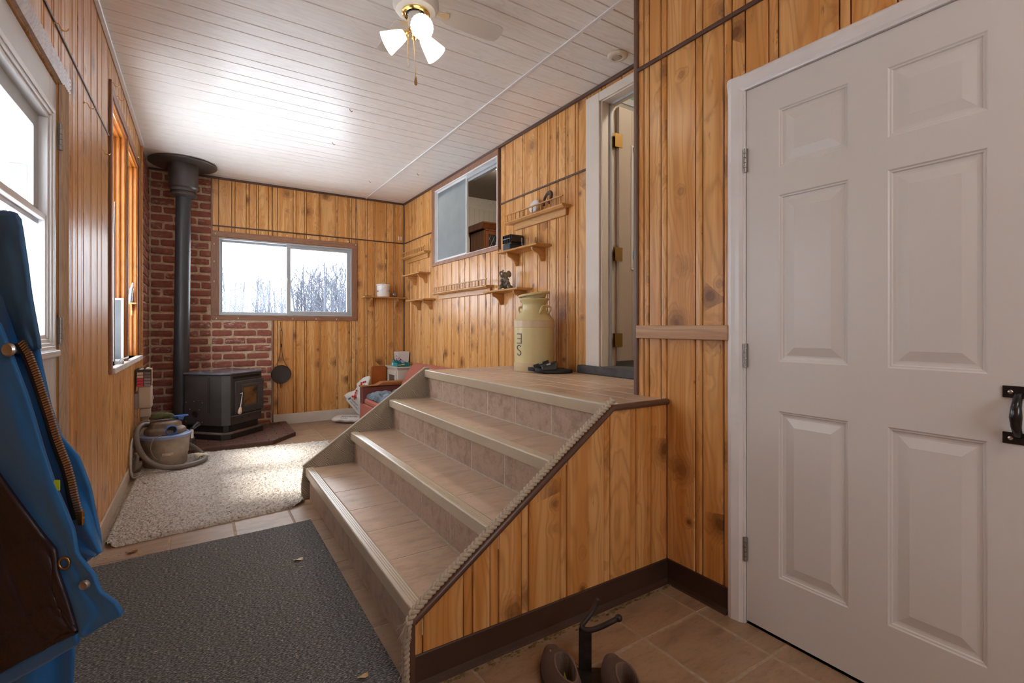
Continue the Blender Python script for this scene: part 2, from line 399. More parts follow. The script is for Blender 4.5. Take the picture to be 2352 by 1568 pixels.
# left wall
LC = cuts_from(2.55, 5.46, 8, 1, [2.456, 2.50, 2.562, 2.65, 2.69, 2.762, 2.80, 2.889, 2.925, 3.085, 3.112, 3.26, 3.288, 3.39, 3.416, 3.62, 3.656, 3.746, 3.775, 3.841])
LC0 = cuts_from(D2[1], YN, 2, -1)
panelling(wl, 'y', LC0+LC[1:], [(0, RAIL), (RAIL, ZC)], XL, 1, [W2, D2], M['pine'])
# back wall: brick column on x<.103, lower brick field to x=.694 under the window
BC = [.107, .297, .33, .44, .471, .543, .562, .669, .703, .76, .93, .961, 1.056, 1.077, 1.222, 1.24, 1.419, 1.443, 1.566, 1.588, 1.656, 1.675, 1.779, 1.807, 1.883, 1.904, 2.037, 2.057, 2.152, 2.173, XR]
panelling(wb, 'x', BC, [(0, RAIL), (RAIL, ZC)], YB, -1, [W1, (.0, .712, 0, 1.24)], M['pine'])
RC = cuts_from(3.75, YB, 9, 1)
RC0 = cuts_from(3.75, YJ, 0, -1, ) 
RC0 = sorted([3.75, 3.674, 3.544, 3.51, 3.396, 3.365, 3.182, 3.150, 3.048, 3.018, 2.934, 2.910, 2.825, 2.795, 2.710, 2.680, 2.585, 2.55, 2.40, 2.25, 2.1, 1.95, 1.8, YJ])
panelling(wr, 'y', RC0+RC[1:], [(0, RAIL), (RAIL, ZC)], XR, -1, [W3, D3], M['pine'])
EC = cuts_from(YJ, YN, 7, -1, [YJ, 1.585, 1.552, 1.484, 1.45, 1.301, 1.266, 1.169, 1.134, .987, .951, .752, .719, .594])
panelling(wn, 'y', EC, [(0, RAIL2), (RAIL2, ZC)], XD, -1, [D1], M['pine'])

# bricks
rb = random.Random(3)
def brick_mesh(k):
    bm = bmesh.new(); r = random.Random(100+k)
    bmesh.ops.create_cube(bm, size=1.)
    bmesh.ops.bevel(bm, geom=bm.edges[:], offset=.10, segments=1, affect='EDGES')
    for v in bm.verts:
        v.co.x += r.uniform(-.022, .022); v.co.z += r.uniform(-.045, .045); v.co.y += r.uniform(-.06, .06)
    me = bpy.data.meshes.new('brick'); bm.to_mesh(me); bm.free(); me.materials.append(M['brick']); me.shade_smooth(); me.set_sharp_from_angle(angle=radians(70)); return me
BM = [brick_mesh(k) for k in range(10)]
def brick(parent, axis, a0, a1, z0, z1, plane, dirn, dz=0):
    o = bpy.data.objects.new('brick', BM[rb.randrange(10)]); COL.objects.link(o); o.parent = parent
    t = .030; pr = rb.uniform(.008, .014); n = plane+dirn*(pr-t/2)
    w = a1-a0
    o.scale = (w, t, z1-z0)
    if axis == 'y': o.rotation_euler = (0, 0, pi/2); o.location = (n, (a0+a1)/2, (z0+z1)/2)
    else: o.location = ((a0+a1)/2, n, (z0+z1)/2)
    o.rotation_euler.y += rb.uniform(-.012, .012) if axis == 'x' else 0
def brickfield(parent, axis, a0, a1, z0, z1, plane, dirn, fixed=None, L=.205, H=.0625, P=.0860):
    z = z0+.010; i = 0
    while z+H < z1-.002:
        off = -L*(.5 if i % 2 else 0)-rb.uniform(0, .02)+(0 if i % 2 else 0)
        a = a0+off
        while a < a1-.01:
            l = L*rb.uniform(.9, 1.06); p, q = max(a, a0+.005), min(a+l, a1-.005)
            if q-p > .035: brick(parent, axis, p, q, z+rb.uniform(-.002, .002), z+H+rb.uniform(-.003, .003), plane, dirn)
            a += l+rb.uniform(.016, .024)
        z += P; i += 1
MB().box(XL, .107, YB+.002, YB+.012, 0, ZC).box(.107, .700, YB+.002, YB+.012, 0, 1.225).build('mortar_bed', M['mortar'], wb)
MB().box(XL-.012, XL-.002, 5.462, YB, 0, ZC).build('mortar_bed', M['mortar'], wl)
brickfield(wb, 'x', XL+.02, .103, 0, ZC, YB, -1)
brickfield(wb, 'x', .108, .694, 0, 1.215, YB, -1)
brickfield(wl, 'y', 5.475, YB-.02, 0, ZC, XL, 1)

# ceiling boards: grooves run across the room, a seam strip at x=1.785
ys = [YN]; gaps = [.138, .093, .143, .100, .166, .121, .174, .221, .138, .109, .155]
c0 = [3.244, 3.382, 3.475, 3.618, 3.718, 3.884, 4.005, 4.179, 4.400, 4.538, 4.647, 4.802]
down = [3.244]; i = 10
while down[-1] > YN+.1: down.append(down[-1]-gaps[i % 11]); i -= 1
down[-1] = YN
up = [4.802]; i = 0
while up[-1] < YB: up.append(up[-1]+gaps[i % 11]); i += 1
up[-1] = YB
CY = sorted(set(down+c0+up)); XS = 1.785
def ceil_board(x0, x1, y0, y1):
    g = .0017; y0 += g; y1 -= g
    MB().prism([(y0, ZC+.010), (y0, ZC+.003), (y0+.003, ZC), (y1-.003, ZC), (y1, ZC+.003), (y1, ZC+.010)], 'x', x0, x1).build('ceiling_board', M['ceil'], ce)
for a, b in zip(CY, CY[1:]):
    ceil_board(XL, XS, a, b)
    if b > YJ+.02: ceil_board(XS, XR, max(a, YJ), b)
# floor tiles, 12 inch
X0, Y0 = 1.364, 1.221
T = .300
for i in range(-7, 5):
    for j in range(-10, 18):
        x0, x1 = max(X0+i*T, XL), min(X0+(i+1)*T, XR); y0, y1 = max(Y0+j*T, YN), min(Y0+(j+1)*T, YB)
        if x1-x0 < .02 or y1-y0 < .02 or (x0 > XD and y1 < YJ): continue
        g = .0032; x0 += g; x1 -= g; y0 += g; y1 -= g; e = .004
        MB().add([(x0,y0,-.004),(x1,y0,-.004),(x1,y1,-.004),(x0,y1,-.004),(x0+e,y0+e,0),(x1-e,y0+e,0),(x1-e,y1-e,0),(x0+e,y1-e,0)],
                 [(4,5,6,7),(0,1,5,4),(1,2,6,5),(2,3,7,6),(3,0,4,7)]).build('floor_tile', M['tile'], fl)

# trims
def st(o): return tag(o, kind='structure')
tn = [0]
def trimbox(x0, x1, y0, y1, z0, z1, mat=None, bev=.003):
    tn[0] += 1
    return st(MB().box(x0, x1, y0, y1, z0, z1).build('trim_%d' % tn[0], mat or M['trim'], bevel=bev))
trimbox(XL, XL+.006, YN, 3.64, RAIL-.005, RAIL+.005, None, .002)
trimbox(.107, XR, YB-.012, YB, RAIL-.007, RAIL+.007)
trimbox(XR-.012, XR, 5.285, YB, RAIL-.007, RAIL+.007)
trimbox(XR-.012, XR, 2.58, 3.745, RAIL-.007, RAIL+.007)
trimbox(XD-.012, XD, YN, YJ-.005, RAIL2-.009, RAIL2+.009)
trimbox(XL, XR, YB-.022, YB, ZC-.022, ZC)
trimbox(XR-.022, XR, YJ, YB, ZC-.022, ZC)
trimbox(XL, XL+.026, YN, 5.46, ZC-.020, ZC, M['whitegloss'], .006)
trimbox(XS-.010, XS+.010, YJ, YB, ZC-.008, ZC, M['white'], .002)
trimbox(XD-.012, XD+.012, YJ-.012, YJ+.012, 0.81, ZC, simple('corner_strip', (.13, .068, .045), .4), .006)
trimbox(XR-.006, XR, 3.747, 3.757, 1.845, ZC-.022)
trimbox(XR-.014, XR, YB-.014, YB, .1, ZC-.02, None, .004)
trimbox(.100, .114, YB-.016, YB, 1.235, ZC-.02, M['casingv'])
trimbox(.696, .712, YB-.018, YB, 0.06, 1.22, M['casingv'])
trimbox(XL, XL+.016, 5.452, 5.468, .1, ZC-.02, M['oak'])
# wood strip on the entry wall
trimbox(XD-.020, XD, 1.140, 1.614, 1.086, 1.146, M['oakpale'], .003)
# baseboards
st(MB().box(.714, XR-.02, YB-.020, YB, 0, .122).build('baseboard_back', simple('cream_baseboard', (.62, .56, .48), .45, var=.06), bevel=.003))
st(MB().box(XL, XL+.012, YN, 1.50, 0, .105).box(XL, XL+.012, 2.57, 5.45, 0, .095).build('baseboard_left', M['beige'], bevel=.003))
def cove(axis, a0, a1, plane, dirn, h=.104):
    pr = [(plane, 0), (plane+dirn*.020, 0), (plane+dirn*.012, .005), (plane+dirn*.006, .020), (plane+dirn*.005, h-.004), (plane+dirn*.003, h), (plane, h)]
    return MB().prism(pr, axis, a0, a1)
st(cove('y', 1.146, 1.447, XD, -1).xf(lambda p: (p.x, p.y, p.z)).build('baseboard_entry', M['rubber']))

# ------------------------------------------------------------------ window_1 (back)
w1 = empty('window_1', (.89, YB, 1.27), kind='structure', label='sliding window in the back wall with brown wood casing and grey frame')
cas = [(.111, 1.673, 2.132, 2.196, 'h'), (.111, 1.673, 1.218, 1.268, 'h'), (.111, .176, 1.268, 2.132, 'v'), (1.604, 1.673, 1.268, 2.132, 'v')]
for x0, x1, z0, z1, k in cas:
    MB().box(x0, x1, YB-.016, YB, z0, z1).build('casing', M['casing' if k == 'h' else 'casingv'], w1, bevel=.003)
def ring(mb, axis, a0, a1, z0, z1, n0, n1, t, tb=None):
    tb = t if tb is None else tb
    for c in ((a0, a1, z1-t, z1), (a0, a1, z0, z0+tb), (a0, a0+t, z0+tb, z1-t), (a1-t, a1, z0+tb, z1-t)): wallbox(mb, axis, *c, n0, n1)
    return mb
ring(MB(), 'x', W1[0], W1[1], W1[2], W1[3], YB-.010, YB+.13, .016).build('window_frame', M['alu'], w1, bevel=.002)
ring(MB(), 'x', W1[0]+.016, .885, W1[2]+.016, W1[3]-.016, YB+.055, YB+.085, .022).build('fixed_sash', M['alu'], w1, bevel=.002)
ring(MB(), 'x', .860, W1[1]-.016, W1[2]+.016, W1[3]-.016, YB+.015, YB+.045, .042).build('sliding_sash', M['alu'], w1, bevel=.003)
MB().box(.195, .868, YB+.069, YB+.072, W1[2]+.036, W1[3]-.036).build('pane', M['glass_haze'], w1)
MB().box(.900, 1.552, YB+.029, YB+.032, W1[2]+.056, W1[3]-.056).build('pane', M['glass'], w1)
MB().tube([(.868, YB+.012, 1.66), (.868, YB-.006, 1.675), (.868, YB-.006, 1.70), (.868, YB+.012, 1.715)], .004).build('latch', M['alu'], w1, smooth=True)
pin = simple('white_staple', (.85, .82, .76), .4)
for x, z in [(.14, 2.165), (.13, 2.05), (.13, 1.86), (.13, 1.64), (.15, 1.235), (.34, 2.222), (.60, 2.218), (.86, 2.214), (1.10, 2.212), (1.33, 2.210), (1.56, 2.21), (1.655, 2.18), (.36, 1.24), (.92, 1.24), (1.18, 1.24), (1.42, 1.24)]:
    MB().box(x-.003, x+.003, YB-.022, YB-.002, z-.009, z+.007).build('staple', pin, w1)

# ------------------------------------------------------------------ window_2 (left wall, deep orange jambs)
w2 = empty('window_2', (XL, 4.4, .9), kind='structure', label='deep window in the left wall with orange varnished fluted jambs')
xi, xo = XL, XL-.15
ym = 4.50
def fluted(y0, yface, z0, z1, name, sgn):
    """jamb whose face looks toward -y, with four vertical ribs"""
    mb = MB(); mb.box(xo, xi-.002, min(y0, yface), max(y0, yface), z0, z1)
    for k in range(5):
        c = xi-.016-k*.030; mb.tube([(c, yface, z0), (c, yface, z1)], .012, 10)
    return mb.build(name, M['jamb'], w2, smooth=40)
fluted(ym+.035, ym-.02, W2[2], W2[3], 'mullion', 1)
fluted(W2[1]+.01, W2[1]-.03, W2[2], W2[3], 'far_jamb', 1)
MB().box(xo, xi+.004, W2[0]-.004, W2[0]+.014, W2[2], W2[3]).build('near_jamb', M['casingv'], w2)
mb = MB(); mb.box(xo, xi, W2[0], W2[1], W2[3]-.02, W2[3])
for k in range(5): mb.tube([(xi-.016-k*.030, W2[0], W2[3]-.02), (xi-.016-k*.030, W2[1], W2[3]-.02)], .008, 8)
mb.build('head_jamb', M['jamb'], w2, smooth=40)
MB().box(xi, xi+.014, W2[0]-.05, W2[0], .86, W2[3]+.06).build('casing', M['casingv'], w2, bevel=.003)
MB().box(xi, xi+.010, W2[0], W2[1]+.05, W2[3], W2[3]+.05).build('casing', M['casing'], w2, bevel=.003)
MB().box(xi, xi+.008, W2[1], W2[1]+.045, .89, W2[3]).build('casing', M['casingv'], w2, bevel=.003)
MB().box(xi+.001, xi+.006, ym+.002, ym+.030, W2[2], W2[3]).build('mullion_strip', M['oak'], w2)
MB().box(xo, xi+.028, W2[0]-.03, W2[1]+.05, W2[2]-.035, W2[2]).build('sill', simple('weathered_white_sill', (.55, .50, .46), .5, var=.18, scale=5), w2, bevel=.004)
ring(MB(), 'y', W2[0]+.01, ym-.02, W2[2], W2[3]-.02, xo-.005, xo+.03, .04).build('sash', M['white'], w2, bevel=.003)
ring(MB(), 'y', ym+.035, W2[1]-.03, W2[2], W2[3]-.02, xo-.005, xo+.03, .04).build('sash', M['white'], w2, bevel=.003)
MB().box(xo+.008, xo+.012, W2[0]+.05, ym-.06, W2[2]+.04, W2[3]-.06).build('pane', M['glass'], w2)
MB().box(xo+.008, xo+.012, ym+.075, W2[1]-.07, W2[2]+.04, W2[3]-.06).build('pane', M['glass'], w2)
MB().tube([(XL+.014, 3.78, 1.9), (XL+.012, 3.76, 1.6), (XL+.012, 3.76, 1.2), (XL+.012, 3.76, .93)], .004).build('window_cord', M['alu'], w2, smooth=True)
# crank
MB().box(XL-.02, XL+.02, 4.05, 4.13, W2[2], W2[2]+.018).tube([(XL, 4.09, W2[2]+.015), (XL+.01, 4.15, W2[2]+.03), (XL+.02, 4.30, W2[2]+.028), (XL+.02, 4.33, W2[2]+.035)], .007).build('crank_handle', M['nickel'], w2, smooth=True)
# insect screen leaning in the recess
sc_ = empty('window_screen', (XL-.06, 4.42, W2[2]), 'small framed grey insect screen standing in the left window recess', 'screen')
scm = simple('grey_screen_mesh', (.13, .135, .14), .7, bump=.5, bscale=900)
ring(MB(), 'x', xo+.004, xi-.010, W2[2]+.002, 1.345, 4.405, 4.420, .014).build('screen_frame', M['white'], sc_, bevel=.002)
MB().box(xo+.016, xi-.022, 4.410, 4.414, W2[2]+.014, 1.333).build('screen_mesh', scm, sc_)

# ------------------------------------------------------------------ window_3 (inner sliding window, kitchen behind)
w3 = empty('window_3', (XR, 4.5, 1.88), kind='structure', label='inner sliding window high in the right wall looking into the kitchen')
for y0, y1, z0, z1, k in [(3.765, 5.275, 2.712, 2.764, 'y'), (3.765, 5.275, 1.845, 1.885, 'y'), (5.195, 5.275, 1.885, 2.712, 'v'), (3.765, 3.785, 1.885, 2.712, 'v')]:
    MB().box(XR-.018, XR, y0, y1, z0, z1).build('casing', M['casingv' if k == 'v' else 'casing'], w3, bevel=.003)
ring(MB(), 'y', W3[0], W3[1], W3[2], W3[3], XR-.012, XR+.125, .014).build('window_frame', M['whitegloss'], w3, bevel=.002)
ring(MB(), 'y', 4.44, W3[1]-.014, W3[2]+.014, W3[3]-.014, XR+.010, XR+.032, .020).build('sliding_sash', M['whitegloss'], w3, bevel=.002)
MB().box(XR+.010, XR+.11, W3[0]+.014, 4.44, W3[3]-.05, W3[3]-.014).box(XR+.03, XR+.04, W3[0]+.014, 4.44, W3[3]-.075, W3[3]-.05).build('track', M['alu'], w3, bevel=.003)
MB().box(XR+.020, XR+.023, 4.458, W3[1]-.032, W3[2]+.032, W3[3]-.032).build('pane', M['glass_dirty'], w3)

# ------------------------------------------------------------------ fill_window_4 added behind the camera as unseen fill
w4 = empty('fill_window_4', (.65, YN, 1.0), kind='structure', label='unseen white window added behind the camera for fill light')
ring(MB(), 'x', W4[0], W4[1], W4[2], W4[3], YN-.1, YN+.02, .05).build('window_frame', M['white'], w4, bevel=.004)
MB().box(W4[0]+.05, W4[1]-.05, YN-.05, YN-.045, W4[2]+.05, W4[3]-.05).build('pane', M['glass'], w4)

# ------------------------------------------------------------------ door_1 white six-panel
def door_white_mat():
    N = NT('white_moulded_door', .38); x, y, z = N.sep(N.pos())
    lw = N.noise(N.comb(N.math('MULTIPLY', y, 5.), 0., N.math('MULTIPLY', z, 1.1)), 1., 2)
    b = N.math('MULTIPLY_ADD', N.math('SINE', N.math('MULTIPLY', N.math('ADD', N.math('MULTIPLY', y, 10.), N.math('MULTIPLY', lw, 6.)), 16.)), .5, .5)
    f = N.noise(N.comb(N.math('MULTIPLY', y, 230.), 0., N.math('MULTIPLY', z, 9.)), 1., 3, .6)
    N.col(N.mix(N.noise(N.pos(), 3, 3), (.61, .59, .56), (.65, .63, .60)))
    N.bump(N.math('ADD', f, N.math('MULTIPLY', b, .35)), .28, .0009); return N.m
dwm = door_white_mat()
d1 = empty('door_1', (XD, .67, 0), kind='structure', label='white six-panel interior door with black pull handle')
cols = [(.726, .951), (.396, .619)]; rowz = [(1.717, 1.930), (1.013, 1.617), (.227, .833)]
LX = XD+.004; L0, L1, LZ0, LZ1 = .266, 1.073, .014, 2.044
mb = MB()
for c in cells(L0, L1, LZ0, LZ1, [(a, b, p, q) for a, b in cols for p, q in rowz]): wallbox(mb, 'y', *c, LX, LX+.035)
mb.build('door_leaf', dwm, d1)
def raised(parent, a0, a1, z0, z1, face, d, mat, name='door_panel'):
    """moulded raised panel: d = direction into the door"""
    steps = [(0, 0), (.004, .0035), (.008, .0040), (.011, .0085), (.018, .0095), (.023, .0095), (.050, .0030), (.053, .0022)]
    vs = []; fs = []
    for k, (i_, dp) in enumerate(steps):
        x = face+d*dp; vs += [(x, a0+i_, z0+i_), (x, a1-i_, z0+i_), (x, a1-i_, z1-i_), (x, a0+i_, z1-i_)]
        if k:
            for j in range(4): fs.append((4*(k-1)+j, 4*(k-1)+(j+1) % 4, 4*k+(j+1) % 4, 4*k+j))
    n = 4*(len(steps)-1); fs.append((n, n+1, n+2, n+3))
    b = face+d*.034; m = len(vs); vs += [(b, a0, z0), (b, a1, z0), (b, a1, z1), (b, a0, z1)]
    fs.append((m+3, m+2, m+1, m)); 
    for j in range(4): fs.append((j, m+j, m+(j+1) % 4, (j+1) % 4))
    return MB().add(vs, fs).build(name, mat, parent)
for a, b in cols:
    for p, q in rowz: raised(d1, a, b, p, q, LX, 1, dwm)
def casing_prof(w):   # across, out
    return [(0, 0), (0, .010), (w*.10, .015), (w*.30, .017), (w*.55, .014), (w*.80, .012), (w*.92, .008), (w, .006), (w, 0)]
cm = M['whitegloss']
pr = casing_prof(.060)
MB().prism([(XD-o_, 1.143-a) for a, o_ in pr], 'z', 0, 2.107).build('door_casing', cm, d1)
MB().prism([(XD-o_, .197+a) for a, o_ in pr], 'z', 0, 2.107).build('door_casing', cm, d1)
MB().prism([(XD-o_, 2.107-a) for a, o_ in pr], 'y', .197, 1.143).xf(lambda p: (p.x, p.y, p.z)).build('door_casing', cm, d1)
MB().box(XD-.004, XD+.09, 1.0755, 1.086, 0, 2.055).box(XD-.004, XD+.09, .252, .263, 0, 2.055).box(XD-.004, XD+.09, .263, 1.0755, 2.0465, 2.057).build('door_jamb', cm, d1, bevel=.002)
MB().box(XD+.06, XD+.10, .25, 1.09, -.004, 2.06).build('door_stop', M['pine_dark'], d1)
for z in (1.777, 1.030, .288):
    mb = MB()
    for k in range(5): mb.tube([(XD-.004, 1.0745, z-.046+k*.0185), (XD-.004, 1.0745, z-.046+k*.0185+.0165)], .0062, 10)
    mb.box(XD-.004, XD+.002, 1.068, 1.081, z-.045, z+.045).build('hinge', M['nickel'], d1, smooth=True)
hd = MB().box(LX-.004, LX, .278, .3675, .955, .986).box(LX-.004, LX, .278, .3675, .836, .866).build('handle', M['blackmetal'], d1, bevel=.0015)
gp = [(LX-.004, .336, .962), (LX-.020, .336, .955), (LX-.034, .336, .935), (LX-.038, .336, .910), (LX-.034, .336, .886), (LX-.020, .336, .867), (LX-.004, .336, .860)]
MB().tube(gp, [.009, .009, .0105, .0125, .0105, .009, .009], 14).build('grip', M['blackmetal'], hd, smooth=True)
for y in (.352, .306):
    for z in (.9705, .851): MB().ball((LX-.005, y, z), .0055, 10, 6, (.5, 1, 1)).build('screw', M['steel'], hd, smooth=True)

# ------------------------------------------------------------------ door_2 left glazed storm door
dgm = simple('grey_white_storm_door', (.58, .58, .57), .38, var=.04)
d2 = empty('door_2', (XL, 2.0, 0), kind='structure', label='white storm door with two glass sashes in the left wall')
G = (1.72, 2.355, 1.075, 1.905)
mb = MB()
for c in cells(1.566, 2.452, .01, 2.045, [(G[0], G[1], G[2], G[3])]): wallbox(mb, 'y', *c, XL-.05, XL-.004)
mb.build('door_leaf', dgm, d2, bevel=.003)
mb = MB()
for t, o_ in ((0, .0), (.012, .006), (.026, .000)): ring(mb, 'y', G[0]-.02+t, G[1]+.02-t, G[2]-.02+t, G[3]+.02-t, XL-.05+o_*2, XL+.008-t*.5, .016)
mb.build('glass_moulding', M['whitegloss'], d2, bevel=.003)
ring(MB(), 'y', G[0]+.02, G[1]-.02, 1.50, G[3]-.02, XL-.045, XL-.030, .055).build('upper_sash', simple('grey_sash', (.42, .45, .46), .4), d2, bevel=.002)
ring(MB(), 'y', G[0]+.015, G[1]-.012, G[2]+.015, 1.535, XL-.028, XL-.010, .020).build('lower_sash', M['whitegloss'], d2, bevel=.002)
MB().box(XL-.039, XL-.036, G[0]+.07, G[1]-.07, 1.55, G[3]-.07).build('pane', M['glass'], d2)
MB().box(XL-.020, XL-.017, G[0]+.034, G[1]-.031, G[2]+.034, 1.517).build('pane', M['glass'], d2)
MB().box(XL-.05, XL+.022, G[0]-.02, G[1]+.02, G[2]-.045, G[2]-.018).build('sill_moulding', M['whitegloss'], d2, bevel=.006)
def flut(mb, a0, n, w, z0, z1):
    for k in range(n): mb.prism([(XL, a0+k*w), (XL+.010, a0+k*w+.001), (XL+.016, a0+(k+.5)*w), (XL+.010, a0+(k+1)*w-.001), (XL, a0+(k+1)*w)], 'z', z0, z1)
    return mb
flut(MB(), 2.460, 4, .022, 0, 2.10).build('door_casing', M['doorcas'], d2)
flut(MB(), 1.468, 4, .022, 0, 2.10).build('door_casing', M['doorcas'], d2)
mb = MB()
for k in range(4): mb.prism([(XL, 2.055+k*.016), (XL+.012, 2.056+k*.016), (XL+.020, 2.063+k*.016), (XL+.012, 2.070+k*.016), (XL, 2.071+k*.016)], 'y', 1.462, 2.556)
mb.build('door_casing', M['doorcas'], d2)
for z in (1.855, 1.125):
    mb = MB().box(XL+.001, XL+.004, 2.452, 2.505, z-.05, z+.05)
    for k in range(5): mb.tube([(XL+.006, 2.456, z-.05+k*.020), (XL+.006, 2.456, z-.05+k*.020+.0185)], .0075, 10)
    mb.build('hinge', M['nickel'], d2, smooth=True)
MB().box(XL-.052, XL-.048, 1.566, 2.452, .20, .95).build('kick_panel', dgm, d2)

# ------------------------------------------------------------------ door_3 open door at the landing
cream = simple('old_cream_paint', (.66, .60, .52), .45, var=.05, scale=3)
tan = simple('tan_door_paint', (.46, .37, .29), .38, var=.05, scale=3)
d3 = empty('door_3', (XR, 2.1, .84), kind='structure', label='open tan door at the landing with a slim window and round sticker')
MB().box(XR-.020, XR, 2.440, 2.575, .845, 2.735).build('door_casing', cream, d3, bevel=.004)
MB().box(XR-.020, XR, 1.64, 2.440, 2.675, 2.735).build('door_casing', cream, d3, bevel=.004)
MB().box(XR-.004, XR+.125, 2.425, 2.445, .84, 2.69).box(XR-.004, XR+.125, 1.69, 2.445, 2.668, 2.69).box(XR-.004, XR+.125, 1.685, 1.705, .84, 2.69).build('door_jamb', cream, d3, bevel=.003)
MB().box(XR+.060, XR+.078, 2.412, 2.426, .87, 2.668).box(XR+.060, XR+.078, 1.70, 2.426, 2.655, 2.669).build('weather_strip', M['alu'], d3, bevel=.002)
x0 = XR+.125; lf = MB()
for c in cells(x0, x0+.76, .905, 2.655, [(x0+.125, x0+.30, 1.55, 2.40)]): wallbox(lf, 'x', *c, 2.395, 2.437)
leaf = lf.build('door_leaf', tan, d3, bevel=.002)
MB().box(x0+.125, x0+.30, 2.412, 2.418, 1.55, 2.40).build('door_pane', simple('milky_pane', (.45, .46, .45), .25), d3)
ring(MB(), 'x', x0+.115, x0+.31, 1.54, 2.41, 2.389, 2.396, .012).build('glazing_bead', cream, d3, bevel=.002)
stk = MB().lathe([(0, 0), (.058, 0), (.058, .001), (0, .001)], (x0+.205, 2.411, 1.650), 28, (0, -1, 0)).build('sticker', simple('teal_sticker', (.05, .32, .42), .4), d3)
ds = MB(); 
for k in range(7): a = radians(60+k*18-20); ds.ball((x0+.205-cos(a)*.042*-1, 2.4095, 1.650+sin(a)*.045), .006, 6, 4, (1, .1, 1.5))
ds.build('sticker_print', simple('yellow_print', (.75, .70, .25), .5), stk)
ds = MB()
for k in range(11): a = radians(200+k*15); ds.ball((x0+.205+cos(a)*.042, 2.4095, 1.650+sin(a)*.042), .006, 6, 4, (1, .1, 1.2))
ds.build('sticker_print', simple('red_print', (.45, .04, .12), .5), stk)
for z in (2.42, 1.64, 1.03+.02):
    mb = MB().box(XR+.082, XR+.122, 2.409, 2.412, z-.048, z+.048).box(x0, x0+.003, 2.396, 2.43, z-.048, z+.048)
    for k in range(5): mb.tube([(x0-.003, 2.407, z-.048+k*.0195), (x0-.003, 2.407, z-.048+k*.0195+.018)], .0065, 8)
    mb.box(x0-.038, x0+.030, 2.3925, 2.3945, z-.046, z+.046).build('hinge', M['oldbrass'], d3, smooth=40)
MB().box(XR-.045, XR+.14, 1.63, 2.640, .8155, .872).build('threshold', simple('charcoal_threshold', (.07, .065, .065), .75, var=.4, scale=12, bump=.5, bscale=120), d3, bevel=.006)
# ------------------------------------------------------------------ rooms beyond the right wall
kc = simple('stippled_kitchen_ceiling', (.34, .29, .24), .9, var=.12, scale=30, bump=.8, bscale=90)
def paper():
    N = NT('beadboard_wallpaper', .7); x, y, z = N.sep(N.pos())
    s_ = N.math('FRACT', N.math('MULTIPLY', x, 11.)); b = N.ramp(s_, [(.0, 1.), (.10, 0.), (.9, 0.), (1., 1.)])
    c = N.mix(N.math('MULTIPLY', b, .5), (.56, .50, .42), (.34, .29, .24))
    fl_ = N.ramp(N.noise(N.pos(), 22, 4, .7), [(.58, 0.), (.66, 1.)])
    c2 = N.mix(N.math('MULTIPLY', fl_, .45), (.58, .53, .46), (.40, .30, .26))
    N.col(N.mix(N.math('GREATER_THAN', z, 3.06), c, c2)); return N.m
def leafpaper():
    N = NT('green_leaf_wallpaper', .6); f = N.noise(N.pos(), 14, 5, .7, 1.)
    N.col(N.ramp(f, [(.38, (.55, .60, .55)), (.48, (.18, .36, .28)), (.56, (.45, .56, .50)), (.64, (.12, .27, .22))])); return N.m
hallw = simple('cream_hall_wall', (.60, .55, .48), .6, var=.04)
st(MB().box(XR+.121, 6.2, 6.90, 7.0, .7, 3.4).build('wall_kitchen_back', paper(), origin=(0, 0, 0)))
st(MB().box(6.1, 6.2, .9, 6.9, .7, 3.6).build('wall_kitchen_far', hallw, origin=(0, 0, 0)))
st(MB().box(XR+.12, 6.1, 3.20, 3.28, .7, 3.6).build('wall_kitchen_partition', hallw, origin=(0, 0, 0)))
st(MB().box(XR+.121, 6.1, .9, 1.0, .7, 3.6).build('wall_hall_near', hallw, origin=(0, 0, 0)))
st(MB().box(XR+.11, 6.2, 3.24, 7.0, 3.236, 3.34).build('ceiling_kitchen', kc, origin=(0, 0, 0)))
st(MB().box(XR+.11, 6.2, .9, 3.24, 3.5, 3.6).build('ceiling_hall', hallw, origin=(0, 0, 0)))
st(MB().box(XR+.13, 6.2, .9, 7.0, .70, .8).box(XR+.14, 6.2, .9, 7.0, .8, .872).build('floor_kitchen', simple('dark_kitchen_floor', (.05, .04, .035), .5), origin=(0, 0, 0)))
st(MB().box(XR+.12, XR+.16, YJ-.7, YJ, .7, 3.6).build('wall_hall_side', hallw, origin=(0, 0, 0)))
st(MB().box(XR+.12, XR+.13, 6.2, 6.9, .7, 3.34).box(XR+.12, XR+.13, 6.2, 6.9, .7, 3.34).build('wall_kitchen_side', hallw, origin=(0, 0, 0)))
MB_ = MB().box(XR+.14, 6.0, 3.194, 3.20, 3.26, 3.46).build('trim_90', leafpaper()); st(MB_)
st(MB().box(XR+.14, 6.0, 3.185, 3.20, 3.20, 3.26).build('trim_91', M['white'], bevel=.004))
def fixture(name, loc, label, e, col, r=.16):
    t = empty(name, loc, label, 'added ceiling lamp'); x, y, z = loc
    MB().lathe([(0, 0), (r*1.05, 0), (r*1.05, -.02), (r*.98, -.02), (0, -.02)], loc, 32).build('lamp_base', M['white'], t, smooth=True)
    N = NT('lamp_glass_'+name, .3, (.9, .88, .82)); N.b.inputs['Emission Color'].default_value = (*col, 1); N.b.inputs['Emission Strength'].default_value = e
    MB().lathe([(r*.95, -.021), (r*.92, -.05), (r*.7, -.078), (r*.35, -.092), (0, -.096)], loc, 32).build('lamp_shade', N.m, t, smooth=True)
fixture('kitchen_fill_lamp', (3.2, 5.2, 3.236), 'round glass lamp added to brighten the kitchen behind the inner window', 80, (1, .88, .72))  # added lamp, brightens the kitchen seen through the slider
fixture('hall_fill_lamp', (3.1, 1.55, 3.5), 'round glass lamp added to brighten the hall behind the open door', 60, (1, .9, .75))  # added lamp, lights the open door and hall wall
